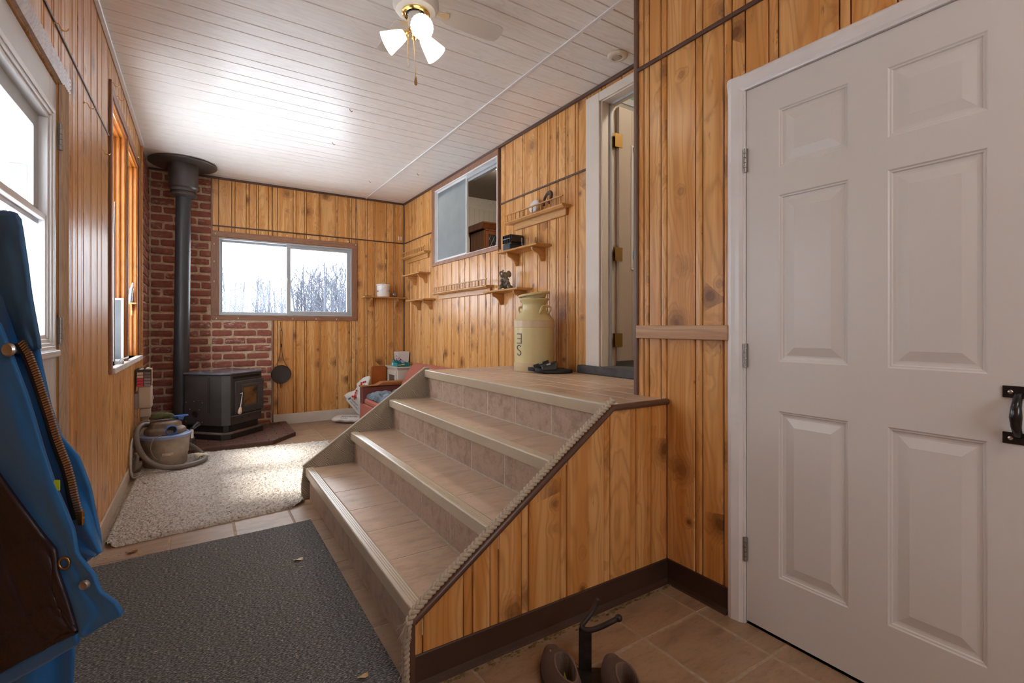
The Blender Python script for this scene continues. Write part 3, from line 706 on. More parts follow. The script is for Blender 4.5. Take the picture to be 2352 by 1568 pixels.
fixture('entry_fill_lamp', (.75, -.75, ZC), 'unseen round lamp added on the entry ceiling as fill behind the camera', 5, (1, .86, .70), .2)  # body of the added entry fill lamp
# hutch
wal = pine('reddish_hutch_wood', (.22, .075, .025), (.16, .05, .016), (.06, .02, .01), .35, 'v', 0.)
hu = empty('hutch_cabinet', (4.0, 6.65, .872), 'reddish wood hutch with leaded glass door seen through the inner window', 'cabinet')
hx0, hx1, hy0, hy1 = 3.64, 4.55, 6.42, 6.88
MB().box(hx0, hx0+.02, hy0, hy1, .872, 2.66).box(hx1-.02, hx1, hy0, hy1, .872, 2.66).box(hx0, hx1, hy1-.02, hy1, .872, 2.66).box(hx0, hx1, hy0, hy1, .872, 1.7).box(hx0, hx1, hy0, hy1, 2.62, 2.66).box(hx0, hx1, hy0+.02, hy1, 2.14, 2.16).build('body', wal, hu, bevel=.002)
MB().prism([(hy0-.06, 2.74), (hy0-.06, 2.72), (hy0-.035, 2.70), (hy0-.02, 2.66), (hy0, 2.64), (hy1, 2.64), (hy1, 2.74)], 'x', hx0-.05, hx1+.05).build('crown', wal, hu, bevel=.004)
for a in (hx0+.015, hx0+.455):
    dr = ring(MB(), 'x', a, a+.44, 1.72, 2.61, hy0-.022, hy0, .055).build('door', wal, hu, bevel=.003)
    MB().box(a+.055, a+.385, hy0-.012, hy0-.009, 1.775, 2.555).build('pane', M['glass_dark'], dr)
    mb = MB()
    for k in range(-8, 9):
        for sg in (1, -1):
            cx, cz = a+.22+k*.075, 2.2
            pts = []
            for t_ in (-.5, .5):
                x_, z_ = cx+t_*.45*1.0, cz+sg*t_*.9; pts.append((x_, z_))
            (xa, za), (xb, zb) = pts
            t0, t1 = 0., 1.
            for lo, hi, p, q in ((a+.055, a+.385, xa, xb), (1.775, 2.555, za, zb)):
                ta, tb = (lo-p)/(q-p), (hi-p)/(q-p); t0, t1 = max(t0, min(ta, tb)), min(t1, max(ta, tb))
            if t1-t0 > .05: mb.tube([(xa+(xb-xa)*t0, hy0-.013, za+(zb-za)*t0), (xa+(xb-xa)*t1, hy0-.013, za+(zb-za)*t1)], .003, 4)
    mb.build('leading', M['steel'], dr)
MB().box(hx0+.06, hx0+.4, hy0+.06, hy1-.05, 2.24, 2.40).build('folded_linen', simple('white_linen', (.6, .58, .55), .8), hu, bevel=.02)

# ------------------------------------------------------------------ outdoors
snow = simple('snow', (.80, .83, .88), .8, var=.03, scale=.4)
gr_ = MB().grid(lambda a, b: ((a-.5)*240, b*140-20, -.55+.35*noise.noise(Vector((a*9, b*7, 0)))), 60, 50).build('snowy_ground', snow, origin=(0, 0, 0), smooth=True); tag(gr_, kind='structure')
bark = simple('hazed_winter_bark', (.045, .052, .068), .9, var=.2, scale=2)  # bluish tint of snowy haze is put into the bark colour
def tree_mesh(k, h=11.):
    r = random.Random(500+k); mb = MB()
    def br(p, d, l, rad, lev):
        n = 4 if lev < 2 else 2; pts = [p]; q = Vector(p); dd = Vector(d)
        for i in range(n):
            dd = (dd+Vector((r.uniform(-.13, .13), r.uniform(-.13, .13), .05))*(1.+lev*.4)).normalized(); q = q+dd*(l/n); pts.append(q.copy())
        mb.tube(pts, [rad*(1-.75*i/n) for i in range(n+1)], 4 if lev < 2 else 3, False)
        if lev < 3:
            kids = (17, 7, 4)[lev]
            for c in range(kids):
                t = (.25 if lev == 0 else .2)+(.72 if lev == 0 else .78)*(c+.5)/kids
                i = min(int(t*n), n-1); f = t*n-i; base = pts[i].lerp(pts[i+1], f)
                a = r.uniform(0, 2*pi); up = .75 if lev == 0 else .5
                nd = (Vector((cos(a), sin(a), up*r.uniform(.6, 1.5)))+dd*.5).normalized()
                br(base, nd, l*((.38, .5, .5)[lev])*(1-t*.45)*r.uniform(.7, 1.1), max(rad*(.38, .5, .6)[lev]*(1-t*.5), .019), lev+1)
    br(Vector((0, 0, 0)), Vector((0, 0, 1)), h, .17, 0)
    o = mb.build('bare_tree', bark, None, origin=(0, 0, 0)); return o
TL = ['slim bare winter tree in the pale tree line beyond the back window', 'bushy bare winter tree in the pale tree line beyond the back window']
protos = [tree_mesh(k) for k in range(5)]
rt = random.Random(21); tcount = 0
def put_tree(x, y, s_, lab='bare pale winter tree seen through the right pane of the back window', grp='bare trees beyond the right pane'):
    global tcount
    p = protos[tcount % 5]; o = p if tcount < 5 else p.copy()
    if tcount >= 5: COL.objects.link(o)
    o.location = (x, y, -.6); o.rotation_euler = (0, 0, rt.uniform(0, 6.28)); w_ = rt.uniform(.85, 1.25); o.scale = (s_*w_, s_*w_, s_)
    tag(o, lab, 'tree', grp); ORG[o.name] = tuple(o.location); tcount += 1
for i in range(34):   # seen through the right-hand pane
    u = 674+i*4.1; D = rt.uniform(40, 52); v_top = 612+20*sin(i*.7)+rt.uniform(-6, 26)+(22 if 10 < i < 14 else 0)
    p = px(u, VH, D); put_tree(p.x, p.y, ((VH-v_top)/FPX*D+1.7)/11.6)
for i in range(30):   # left-hand pane and beyond
    u = 470+i*6.6; D = rt.uniform(44, 60); v_top = 625+rt.uniform(-10, 30)+(35 if 12 < i < 17 else 0)
    p = px(u, VH, D); put_tree(p.x, p.y, ((VH-v_top)/FPX*D+1.7)/11.6, 'hazy winter tree seen through the frosted left pane of the back window', 'hazy trees beyond the left pane')
for i in range(26):   # left, seen through the storm door
    D = rt.uniform(22, 40); a = radians(-12-i*4.2+rt.uniform(-1.5, 1.5)); put_tree(sin(a)*D, cos(a)*D, rt.uniform(.45, .75), 'bare tree in the yard seen through the storm door on the left', 'yard trees beyond the storm door')
# covered porch outside the left wall
pc = empty('porch_canopy', (-1.2, 1.6, -.3), 'grey post and white slatted porch roof outside the storm door, near boards added to shade it', 'porch')
for k in range(9): MB().box(-2.0+k*.16, -2.0+k*.16+.15, .4, 3.35, 2.60, 2.63).build('soffit_board', M['white'], pc)  # near boards added over the door to keep sun off the mat
for k in range(9): MB().box(-2.6+k*.16, -2.6+k*.16+.15, 3.36, 7.2, 2.60, 2.63).build('soffit_board', M['white'], pc)
MB().box(-1.42, -1.30, 6.0, 6.12, -.6, 2.60).build('post', simple('grey_porch_post', (.30, .33, .35), .6), pc, bevel=.006)

# ------------------------------------------------------------------ staircase and landing
NX = [.585, .875, 1.150, 1.420]; NZ = [.2037, .4075, .6112, .815]; SY0, SY1 = 1.446, 3.425
stair = empty('staircase', (1.1, 2.4, 0), 'four-riser staircase and landing with stone-print vinyl, pine side and beige nosings', 'stairs')
core = simple('stair_core', (.42, .36, .30), .8)
mb = MB()
for i in range(4): pass
mb2 = MB()
pts = [(NX[0]+.0275, 0)]
for i in range(4): pts += [(NX[i]+.0275, NZ[i]-.0018)] + ([(NX[i+1]+.0275, NZ[i]-.0018)] if i < 3 else [])
pts += [(XD-.002, NZ[3]-.0018), (XD-.002, 0)]
mb2.prism(pts, 'y', SY0+.012, SY1-.002)
mb2.box(XD-.002, XR-.003, YJ+.003, SY1-.002, 0, NZ[3]-.0018).build('stair_core', M['grout'], stair, origin=(1.1, 2.4, 0))
TJ = [1.890-.32, 1.890, 2.210, 2.515, 2.836, 3.160]; TJ = [SY0+.012] + [t for t in TJ] + [SY1-.002]
def tile(x0, x1, y0, y1, z, parent, mat, name='tread_tile'):
    g = .0028; e = .003; x0 += g; x1 -= g; y0 += g; y1 -= g
    if x1-x0 < .01 or y1-y0 < .01: return
    MB().add([(x0,y0,z-.006),(x1,y0,z-.006),(x1,y1,z-.006),(x0,y1,z-.006),(x0+e,y0+e,z),(x1-e,y0+e,z),(x1-e,y1-e,z),(x0+e,y1-e,z),
              (x0,y0,z-.003),(x1,y0,z-.003),(x1,y1,z-.003),(x0,y1,z-.003)],
             [(4,5,6,7),(8,9,5,4),(9,10,6,5),(10,11,7,6),(11,8,4,7),(0,1,9,8),(1,2,10,9),(2,3,11,10),(3,0,8,11)]).build(name, mat, parent)
def rtile(x, y0, y1, z0, z1, parent, mat, name='riser_tile'):
    g = .0030; e = .003; y0 += g; y1 -= g; z0 += .001; z1 -= .001
    if y1-y0 < .01: return
    MB().add([(x+.003,y0,z0),(x+.003,y1,z0),(x+.003,y1,z1),(x+.003,y0,z1),(x,y0+e,z0),(x,y1-e,z0),(x,y1-e,z1),(x,y0+e,z1),(x+.006,y0,z0),(x+.006,y1,z0),(x+.006,y1,z1),(x+.006,y0,z1)],
             [(4,5,6,7),(0,1,5,4),(1,2,6,5),(2,3,7,6),(3,0,4,7),(8,9,1,0),(9,10,2,1),(10,11,3,2),(11,8,0,3)]).build(name, mat, parent)
for i in range(4):
    xr = NX[i]+.026; z0 = 0 if i == 0 else NZ[i-1]
    if i == 0: MB().box(xr, xr+.006, SY0+.012, SY1-.002, 0, NZ[0]-.012).build('riser_sheet', M['riser'], stair)
    else:
        for a, b in zip(TJ, TJ[1:]): rtile(xr, a, b, z0+.004, NZ[i]-.012, stair, M['riser'])
    if i < 3:
        sh = (0, .0, .004)[i]
        for a, b in zip(TJ, TJ[1:]): tile(NX[i]+.040, NX[i+1]+.026, a, b, NZ[i], stair, M['tread'])
    n = 0.050 if i == 3 else .046
    # nosing: ridged top, rounded front, drop lip
    x, z = NX[i], NZ[i]; R_ = .009
    pr = [(x+.052, z), (x+.052, z+.0035)]
    for k in range(4): a = x+.046-k*.009; pr += [(a, z+.0045), (a-.003, z+.0062), (a-.005, z+.0062), (a-.0085, z+.0045)]
    pr += [(x+R_-R_*sin(t*pi/10), z+.005-R_+R_*cos(t*pi/10)) for t in range(1, 6)] + [(x+.001, z-n), (x+.006, z-n-.002), (x+.028, z-n+.003), (x+.030, z-.004), (x+.052, z-.004)]
    MB().prism(pr, 'y', SY0+.004, SY1-.001).build('nosing', M['nosing'], stair, smooth=28)
# landing tiles
xs = [NX[3]+.052, 1.62, 1.925, 2.23, XR]
for a, b in zip(xs, xs[1:]):
    for c, d in zip(TJ, TJ[1:]):
        if a >= 1.6:
            for q in cells(a, b, c, d, [(XD-.001, 3, 0, YJ+.001)]): tile(*q, NZ[3], stair, M['tread'], 'landing_tile')
        else:
            for q in cells(a, b, c, d, [(XD-.001, 3, 0, YJ+.001)]): tile(*q, NZ[3], stair, M['tread'], 'landing_tile')
# side panel boards (plane y = SY0), clipped by the slope
SC_ = [.560, .596, .742, .776, .845, .879, .976, 1.007, 1.154, 1.185, 1.380, 1.414, 1.532, 1.564, 1.635, 1.661, 1.760]
sl = lambda x: min(.800, .205+(x-.560)*(.800-.205)/(1.420-.560))
for a, b in zip(SC_, SC_[1:]):
    narrow = b-a < .045; a += .0014; b -= .0014; k = .008 if narrow else .003
    xs_ = [(a, .0055), (a+k*.4, .0015 if narrow else .003), (a+k, 0), (b-k, 0), (b-k*.4, .0015 if narrow else .003), (b, .0055)]
    if a < 1.42 < b: xs_ = sorted(xs_+[(1.42, 0)])
    n = len(xs_); vs = [(x, SY0+o_, .0) for x, o_ in xs_]+[(x, SY0+o_, sl(x)) for x, o_ in xs_]+[(x, SY0+.0115, .0) for x, o_ in xs_]+[(x, SY0+.0115, sl(x)) for x, o_ in xs_]
    fs = [(i, i+1, n+i+1, n+i) for i in range(n-1)]+[(n+i, n+i+1, 3*n+i+1, 3*n+i) for i in range(n-1)]+[(0, n, 3*n, 2*n), (n-1, 2*n-1+0, 4*n-1, 3*n-1)]
    MB().add(vs, fs).build('side_board', M['pine'], stair, smooth=35 if narrow else None)
MB().prism([(.574, .0), (.574, .19), (NX[0]+.034, .19), (1.43, .79), (XD-.002, .79), (XD-.002, 0)], 'y', SY0+.010, SY0+.0125).build('groove_backing', M['pine_dark'], stair)
cv = cove('x', .566, XD-.001, SY0, -1); cv.build('rubber_base', M['rubber'], stair)
bt = simple('brown_plastic_edge', (.105, .052, .034), .32)
MB().tube([(.556, SY0-.004, .212), (1.418, SY0-.004, .806), (XD-.006, SY0-.004, .806)], .0145, 10).build('edge_trim', bt, stair, smooth=True)
MB().box(.548, .568, SY0-.010, SY0+.012, 0, .212).build('corner_trim', bt, stair, bevel=.004)
# carpeted stringer on the far side
cpm = NT('beige_loop_carpet', .95)
def carpet():
    N = cpm; p = N.pos(); x, y, z = N.sep(p)
    w_ = N.math('SINE', N.math('MULTIPLY', N.math('ADD', N.math('ADD', x, z), N.math('MULTIPLY', N.noise(p, 14, 2), .05)), 520.))
    f = N.noise(p, 260, 3)
    c = N.mix(N.math('MULTIPLY_ADD', w_, .4, .5), (.16, .125, .092), (.58, .49, .39)); c = N.mix(N.math('MULTIPLY', f, .25), c, (.45, .39, .32)); N.col(c)
    N.bump(N.math('ADD', f, w_), .6, .004)
carpet(); M['loop'] = cpm.m
MB().prism([(.56, .0), (.56, .10), (.575, .222), (1.425, .830), (1.465, .830), (1.465, 0)], 'y', SY1, SY1+.022).build('carpeted_stringer', M['loop'], stair, bevel=.006)
MB().tube([(.568, SY1+.004, .222), (1.425, SY1+.004, .832), (1.465, SY1+.004, .832)], .006, 8).build('stringer_binding', simple('pale_binding', (.55, .50, .43), .8, bump=.5, bscale=200), stair, smooth=True)
# crumbs and dirt line
dirt = simple('grime_and_old_glue', (.16, .12, .04), .9, var=.6, scale=30)
mb = MB(); rd = random.Random(5)
for k in range(150):
    x = rd.uniform(.60, 1.74); y = SY0-.026-abs(rd.gauss(0, .010)); s_ = rd.uniform(.002, .008)
    mb.ball((x, y, .001), s_, 5, 3, (1.6, .8, .35))
o = mb.build('dirt_crumbs', dirt); tag(o, 'line of dark dirt and old glue along the brown rubber base of the stairs', 'dirt', kind='stuff')

# rope along the sloping edge
ropem = NT('braided_jute_rope', .95)
def ropeM():
    N = ropem; p = N.pos(); f = N.noise(p, 350, 3); N.col(N.mix(f, (.34, .27, .19), (.58, .50, .39))); N.bump(f, .5, .002)
ropeM()
rp = empty('rope', (1.0, SY0, .5), 'frayed braided jute rope laid down the sloping stair edge', 'rope')
path = [Vector((1.430, SY0+.004, .838)), Vector((1.20, SY0+.004, .686)), Vector((.90, SY0+.004, .475)), Vector((.62, SY0+.004, .284)), Vector((.566, SY0+.0, .244)), Vector((.546, SY0-.002, .215)), Vector((.540, SY0+.002, .15)), Vector((.541, SY0+.004, .07)), Vector((.540, SY0+.004, .012))]
def along(path, n):
    L = [0]; 
    for a, b in zip(path, path[1:]): L.append(L[-1]+(b-a).length)
    out = []
    for i in range(n):
        s_ = L[-1]*i/(n-1); k = 0
        while k < len(L)-2 and L[k+1] < s_: k += 1
        out.append((path[k].lerp(path[k+1], (s_-L[k])/max(L[k+1]-L[k], 1e-9)), (path[k+1]-path[k]).normalized(), s_))
    return out
for ph in range(3):
    pts = []; 
    for p, d, s_ in along(path, 330):
        e = d.cross(Vector((0, 1, 0))).normalized(); g = Vector((0, 1, 0)); t = s_*2*pi/.052+ph*2*pi/3
        pts.append(p+e*sin(2*t)*.0050+g*sin(t)*.0105)
    MB().tube(pts, .0066, 7).build('rope_strand', ropem.m, rp, smooth=True)
mb = MB(); rd = random.Random(9)
for k in range(46):
    b = Vector((.546, SY0-.002, .215)) if k < 30 else Vector((.540, SY0+.004, .05+rd.uniform(-.03, .04)))
    d = Vector((rd.uniform(-1, .1), rd.uniform(-1, .4), rd.uniform(-1.2, .15))).normalized(); l = rd.uniform(.02, .05)
    pts = [b+d*l*t+Vector((0, 0, -.012*t*t))+Vector((rd.uniform(-.003, .003),)*3)*t for t in (0, .35, .7, 1.)]
    mb.tube(pts, .0008, 3)
tag(mb.build('frayed_fibres', ropem.m, rp), kind='stuff')

# ------------------------------------------------------------------ rug and mat
def rugmat():
    N = NT('cream_shag', .95); p = N.pos(); v = N.noise(p, 60, 4, .7); w_ = N.noise(p, 190, 3, .6)
    big = N.noise(p, 3, 2)
    c = N.ramp(v, [(.33, (.17, .14, .11)), (.46, (.56, .51, .45)), (.62, (.76, .73, .67))])
    c = N.mix(N.math('MULTIPLY', N.ramp(w_, [(.3, 1.), (.5, 0.)]), .5), c, (.22, .18, .14)); c = N.mix(N.math('MULTIPLY', big, .25), c, (.45, .40, .34))
    N.col(c); N.bump(N.math('ADD', v, w_), .9, .006); return N.m
RC4 = [Vector((-.425, 3.20)), Vector((.552, 3.315)), Vector((1.10, 5.02)), Vector((-.40, 5.20))]
def rugp(a, b):
    lo = RC4[0].lerp(RC4[1], a); hi = RC4[3].lerp(RC4[2], a); p = lo.lerp(hi, b)
    ed = min(a, 1-a)*1.3; eb = min(b, 1-b)*1.9; e = min(ed, eb)
    q = Vector((p.x*95, p.y*95, 0)); n1 = noise.noise(q); n2 = noise.noise(q*.33)
    h = .020*min(1, (e/.018))**.6+.010*n1*min(1, e/.02)+.006*n2 if e > 0 else .001
    # near right corner lies against the stairs
    x = p.x+.0045*noise.noise(q*1.1+Vector((9, 0, 0))); y = p.y+.0045*noise.noise(q*1.1+Vector((0, 9, 0)))
    if e < .012: 
        x += .006*noise.noise(Vector((p.x*40, p.y*40, 4))); y += .008*noise.noise(Vector((p.x*40, p.y*40, 7)))
    if y < SY1+.04: x = min(x, .572)
    return (x, y, max(.001, h))
def rounded(a, b):
    # pull the corners in
    r = .07
    for ca, cb in ((0, 0), (1, 0), (1, 1), (0, 1)):
        da, db = abs(a-ca), abs(b-cb)
        if da < r and db < r:
            ux, uy = (r-da)/r, (r-db)/r; m = max(ux, uy); l = sqrt(ux*ux+uy*uy)
            if l > 1e-6: k = m/l; ux *= k; uy *= k
            a = ca+(1 if ca == 0 else -1)*(r-ux*r); b = cb+(1 if cb == 0 else -1)*(r-uy*r)
    return a, b
rug = MB().grid(lambda a, b: rugp(*rounded(a, b)), 300, 380).build('shag_rug', rugmat(), smooth=180)
tag(rug, 'cream shag rug with rounded corners lying between the stairs and the wood stove', 'rug')
def matm():
    N = NT('charcoal_needlefelt', .92); x, y, z = N.sep(N.pos()); v = N.noise(N.comb(N.math('MULTIPLY', x, 95.), N.math('MULTIPLY', y, 260.), 0.), 1., 4, .7)
    g = N.noise(N.pos(), 500, 2); rb_ = N.math('MULTIPLY_ADD', N.math('SINE', N.math('MULTIPLY', y, 700.)), .5, .5)
    c = N.ramp(v, [(.36, (.021, .020, .019)), (.50, (.083, .080, .076)), (.62, (.34, .33, .32))])
    N.col(c); N.bump(N.math('ADD', v, N.math('MULTIPLY', rb_, .5)), .8, .003); return N.m
dm = MB().prism([(-.43, .85), (.548, .85), (.548, 3.035), (.30, 3.02), (0., 3.012), (-.43, 2.985)], 'z', .0005, .009).build('entrance_mat', matm(), bevel=.003)
tag(dm, 'dark charcoal ribbed runner mat in front of the first step', 'mat')
lit = simple('straw_litter', (.55, .45, .30), .9, var=.5, scale=80)
mb = MB(); rd = random.Random(12)
for k in range(90):
    x, y = rd.uniform(-.35, .53), rd.uniform(1.35, 2.95); s_ = rd.uniform(.001, .0028); mb.ball((x, y, .010), s_, 4, 3, (rd.uniform(1, 3), 1, .4))
for k in range(16): x, y = rd.uniform(-.2, .1), rd.uniform(3.04, 3.18); mb.ball((x-.25, y, .002), .004, 5, 3, (1.4, 1, .3))
tag(mb.build('straw_litter', lit), 'pale straw specks scattered on the charcoal mat', 'litter', kind='stuff')
def leaf(name, loc, s_, col, label):
    mb = MB().grid(lambda a, b: (loc[0]+(a-.5)*s_*1.6, loc[1]+(b-.5)*s_*sin(pi*min(max(a, .08), .92)), loc[2]+.004*sin(a*5+b*3)+.004), 7, 5)
    tag(mb.build(name, simple(name+'_'+col[0], col[1], .8, var=.3, scale=60), solid=.0008, smooth=True), label, 'leaf')
leaf('dry_leaf', (.40, 2.53, .010), .028, ('pale', (.62, .50, .36)), 'pale curled leaf on the dark mat beside the first step')
leaf('dry_leaf', (.44, 1.57, .010), .022, ('straw', (.58, .40, .18)), 'small straw leaf on the dark mat near its bottom corner')
leaf('dry_leaf', (-.29, 3.09, .002), .030, ('rust', (.30, .10, .03)), 'rust brown leaf on the tiles between mat and rug')
leaf('dry_leaf', (1.05, 1.57, NZ[1]), .016, ('red', (.28, .08, .04)), 'red-brown leaf crumb on the second stair tread beside the rope')
for k, (u, v, z) in enumerate([(1288, 1010, NZ[2]), (1310, 1052, NZ[2])]):
    pass
# ------------------------------------------------------------------ hearth pad of pavers
hp = empty('hearth_pad', (.2, 5.6, 0), 'dark brown brick hearth pad with clipped corner under the stove', 'hearth')
paver = simple('dark_brown_paver', (.115, .052, .036), .5, var=.4, scale=25, bump=.5, bscale=60, spec=.6)
HP = [(XL+.013, 5.20), (.60, 5.20), (.845, 5.50), (.845, YB-.024), (XL+.013, YB-.024)]
MB().prism(HP, 'z', 0, .032).build('pad_bed', simple('brown_bed', (.08, .045, .03), .8), hp)
def clip(poly, a, b, c):   # keep a*x+b*y<=c
    out = []
    for i in range(len(poly)):
        p, q = poly[i], poly[(i+1) % len(poly)]; fp, fq = a*p[0]+b*p[1]-c, a*q[0]+b*q[1]-c
        if fp <= 0: out.append(p)
        if fp*fq < 0: t = fp/(fp-fq); out.append((p[0]+(q[0]-p[0])*t, p[1]+(q[1]-p[1])*t))
    return out
nx_, ny_ = .30, -.245
row = 0; y = 5.20
while y < YB-.03:
    x = XL+.013-(.1 if row % 2 else 0)
    while x < .845:
        P_ = [(x+.003, y+.003), (x+.197, y+.003), (x+.197, y+.085), (x+.003, y+.085)]
        P_ = clip(P_, -1, 0, -(XL+.016)); P_ = clip(P_, 1, 0, .842) if P_ else P_; P_ = clip(P_, 0, 1, YB-.03) if P_ else P_
        P_ = clip(P_, nx_, ny_, nx_*.598+ny_*5.202) if P_ else P_
        if len(P_) > 2:
            ar = abs(sum(P_[i][0]*P_[(i+1) % len(P_)][1]-P_[(i+1) % len(P_)][0]*P_[i][1] for i in range(len(P_))))/2
            if ar > .0006: MB().prism(P_, 'z', .030, .0405).build('paver', paver, hp)
        x += .2
    y += .088; row += 1
pelt = simple('spilled_pellets', (.50, .32, .14), .9, var=.4, scale=90)
mb = MB(); rd = random.Random(4)
for k in range(170): mb.ball((rd.uniform(.50, .83), YB-.03-abs(rd.gauss(0, .03)), .043), rd.uniform(.002, .005), 4, 3, (1, 1, .7))
for k in range(70): mb.ball((rd.gauss(.62, .05), rd.gauss(5.45, .07), .043), .0022, 4, 3)
tag(mb.build('spilled_pellets', pelt), 'spilled wood pellets and sawdust on the hearth by the wall', 'pellets', kind='stuff')

# ------------------------------------------------------------------ stove
char = simple('charcoal_stove_paint', (.050, .047, .046), .40, var=.18, scale=5, bump=.1)
charl = simple('stove_top_sheen_grey', (.10, .11, .13), .22, var=.15, scale=6)  # bluish reflected light is put into this lighter top colour
black = simple('stove_black', (.012, .011, .011), .5)
sv = empty('pellet_stove', (.1, 5.72, .0405), 'charcoal steel pellet stove with glass door standing on the brick hearth', 'stove')
tf = Vector((sin(radians(45)), cos(radians(45)), 0)); nf = Vector((cos(radians(45)), -sin(radians(45)), 0))
Bc = Vector((.174, 5.47, 0)); ct = 0.425/2; fac = .078*.7071; dep = .447*.965
C0 = Bc+Vector((.078, 0, 0)); O_ = C0+tf*ct               # centre of the front face
# local frame: a along tf (left negative), b inward from the front face, z up
def SL(a, b, z): p = O_+tf*a-nf*b; return (p.x, p.y, z)
def sbox(mb, a0, a1, b0, b1, z0, z1):
    k = MB().box(a0, a1, b0, b1, z0, z1); k.v = [SL(*p) for p in k.v]; return mb.add(k.v, k.f)
def outline(g=0., gb=0.):
    f = fac; w = ct
    return [(-w-g*.4, -g), (w+g*.4, -g), (w+f+g, f-g*.4), (w+f+g, f+dep+gb), (-w-f-g, f+dep+gb), (-w-f-g, f-g*.4)]
def sprism(g, z0, z1, gb=0.):
    k = MB().prism(outline(g, gb), 'z', z0, z1); k.v = [SL(*p) for p in k.v]; return k
sprism(-.002, .176, .668).build('body', char, sv, bevel=.003)
sprism(-.035, .105, .176).build('pedestal', black, sv, bevel=.003)
sprism(.012, .0405, .092).build('plinth', black, sv, bevel=.004)
sprism(.004, .092, .105).build('plinth_ledge', simple('dusty_ledge', (.16, .12, .09), .8), sv, bevel=.002)
tp = sprism(.016, .672, .690).build('top_plate', charl, sv, bevel=.005)
sbox(MB(), -ct-.06, ct+.06, .20, .203, .6895, .6915).build('hopper_seam', black, tp)
sbox(MB(), -ct-.05, -.02, .26, .262, .6895, .6915).build('hopper_seam', black, tp)
ft = MB()
for k in range(34): sbox(ft, -ct+.03+k*.0108, -ct+.036+k*.0108, -.001, .004, .628, .650)
ft.build('vent_slots', simple('vent_black', (.003, .003, .003), .8), sv)
sd = MB()
for k in range(26):
    for q in (0, .016): sbox(sd, -ct-fac-.0005, -ct-fac+.003, fac+.135+q, fac+.139+q, .30+k*.0135, .308+k*.0135)
sd.build('side_slots', simple('slot_black', (.003, .003, .003), .8), sv)
sp_ = MB(); sbox(sp_, -ct-fac-.0035, -ct-fac, fac+.20, fac+.42, .19, .42); sp_ = sp_.build('access_panel', char, sv, bevel=.001)
MB().lathe([(0, 0), (.034, 0), (.034, .003), (.024, .003), (.022, -.004), (0, -.004)], SL(-ct-fac-.004, fac+.30, .285), 24, axis=tuple(-tf)).build('air_inlet', black, sp_, smooth=True)
for b, z in [(.215, .40), (.405, .40), (.215, .21), (.405, .21), (.31, .41), (.25, .33), (.36, .33)]:
    MB().ball(SL(-ct-fac-.0045, fac+b, z), .004, 8, 5).build('screw', M['steel'], sp_, smooth=True)
# door
dr = MB(); z0, z1 = .285, .602; a0, a1 = -ct+.045, ct-.002
for c in cells(a0, a1, z0, z1, [(-.072, .118, .352, .535)]): sbox(dr, c[0], c[1], -.024, -.002, c[2], c[3])
dr = dr.build('door', char, sv, bevel=.003)
fr = MB()
for c in cells(-.100, .145, .328, .562, [(-.072, .118, .352, .535)]): sbox(fr, c[0], c[1], -.031, -.024, c[2], c[3])
fr.build('inner_frame', char, dr, bevel=.003)
N = NT('sooty_amber_glass', .12); f = N.noise(N.pos(), 7, 3, .6)
N.col(N.ramp(f, [(.30, (.015, .010, .006)), (.45, (.16, .085, .035)), (.7, (.26, .13, .045))]))
gm = MB(); sbox(gm, -.074, .120, -.017, -.013, .350, .537); gm.build('fire_glass', N.m, dr)
wood = simple('pale_wood_grip', (.62, .44, .32), .6, var=.2, scale=40)
h0, h1 = Vector(SL(-.098, -.034, .475)), Vector(SL(-.142, -.050, .345)); h2 = Vector(SL(-.160, -.055, .285))
hb = MB().tube([Vector(SL(-.112, -.022, .478)), Vector(SL(-.104, -.042, .482)), h0, h1], .0045, 8).build('door_handle', M['steel'], dr, smooth=True)
ax = (h2-h1).normalized(); MB().lathe([(.006, -.005), (.011, .004), (.015, .022), (.019, .042), (.017, .058), (.008, .067), (0, .069)], h1, 16, axis=tuple(ax)).build('wooden_grip', wood, hb, smooth=True)
for z in (.335, .560):
    p = SL(ct+.004, -.012, z-.012); MB().tube([p, (p[0], p[1], p[2]+.03)], .008, 8).build('hinge', black, dr, smooth=True)
ash = MB(); sbox(ash, -ct-.010, ct+.012, -.030, .0, .262, .268); ash.build('ash_lip', charl, sv, bevel=.002)
as2 = MB(); sbox(as2, -.075, -.055, -.006, 0, .222, .236); sbox(as2, .02, .04, -.006, 0, .222, .236); as2.build('ash_door_knobs', black, sv, bevel=.002)
# stove pipe
pipem = simple('matt_black_pipe', (.032, .034, .038), .42, var=.12, scale=10)
boxm = simple('dark_bronze_box', (.060, .048, .042), .38, var=.2, scale=8)
spp = empty('stove_pipe', (-.15, 5.87, .2), 'matt black stove pipe with round ceiling collar in front of the brick corner', 'pipe')
pcx, pcy = -.150, 5.875
lean = lambda z: (pcx+.012*(z-1.4)/1.2, pcy, z)
MB().tube([lean(.235), lean(1.02)], .068, 28).build('pipe_section', pipem, spp, smooth=True)
MB().tube([lean(1.02), lean(1.36), lean(1.90)], .0665, 28).build('pipe_section', pipem, spp, smooth=True)
MB().tube([lean(1.90), lean(2.46)], .0655, 28).build('pipe_section', pipem, spp, smooth=True)
for z in (1.02, 1.62, 1.90): MB().tube([lean(z-.004), lean(z+.004)], .0695, 28).build('pipe_joint', pipem, spp, smooth=True)
MB().lathe([(.072, 2.440), (.118, 2.452), (.120, 2.460), (.118, 2.466), (.092, 2.472), (.092, 2.49), (.110, 2.495), (.112, 2.52), (.128, 2.535)], (pcx+.010, pcy, 0), 32).build('storm_collar', boxm, spp, smooth=40)
MB().lathe([(.128, 2.535), (.1275, 2.762)], (pcx+.010, pcy, 0), 36).box(pcx+.02, pcx+.028, pcy-.131, pcy-.127, 2.54, 2.76).build('support_box', boxm, spp, smooth=40)
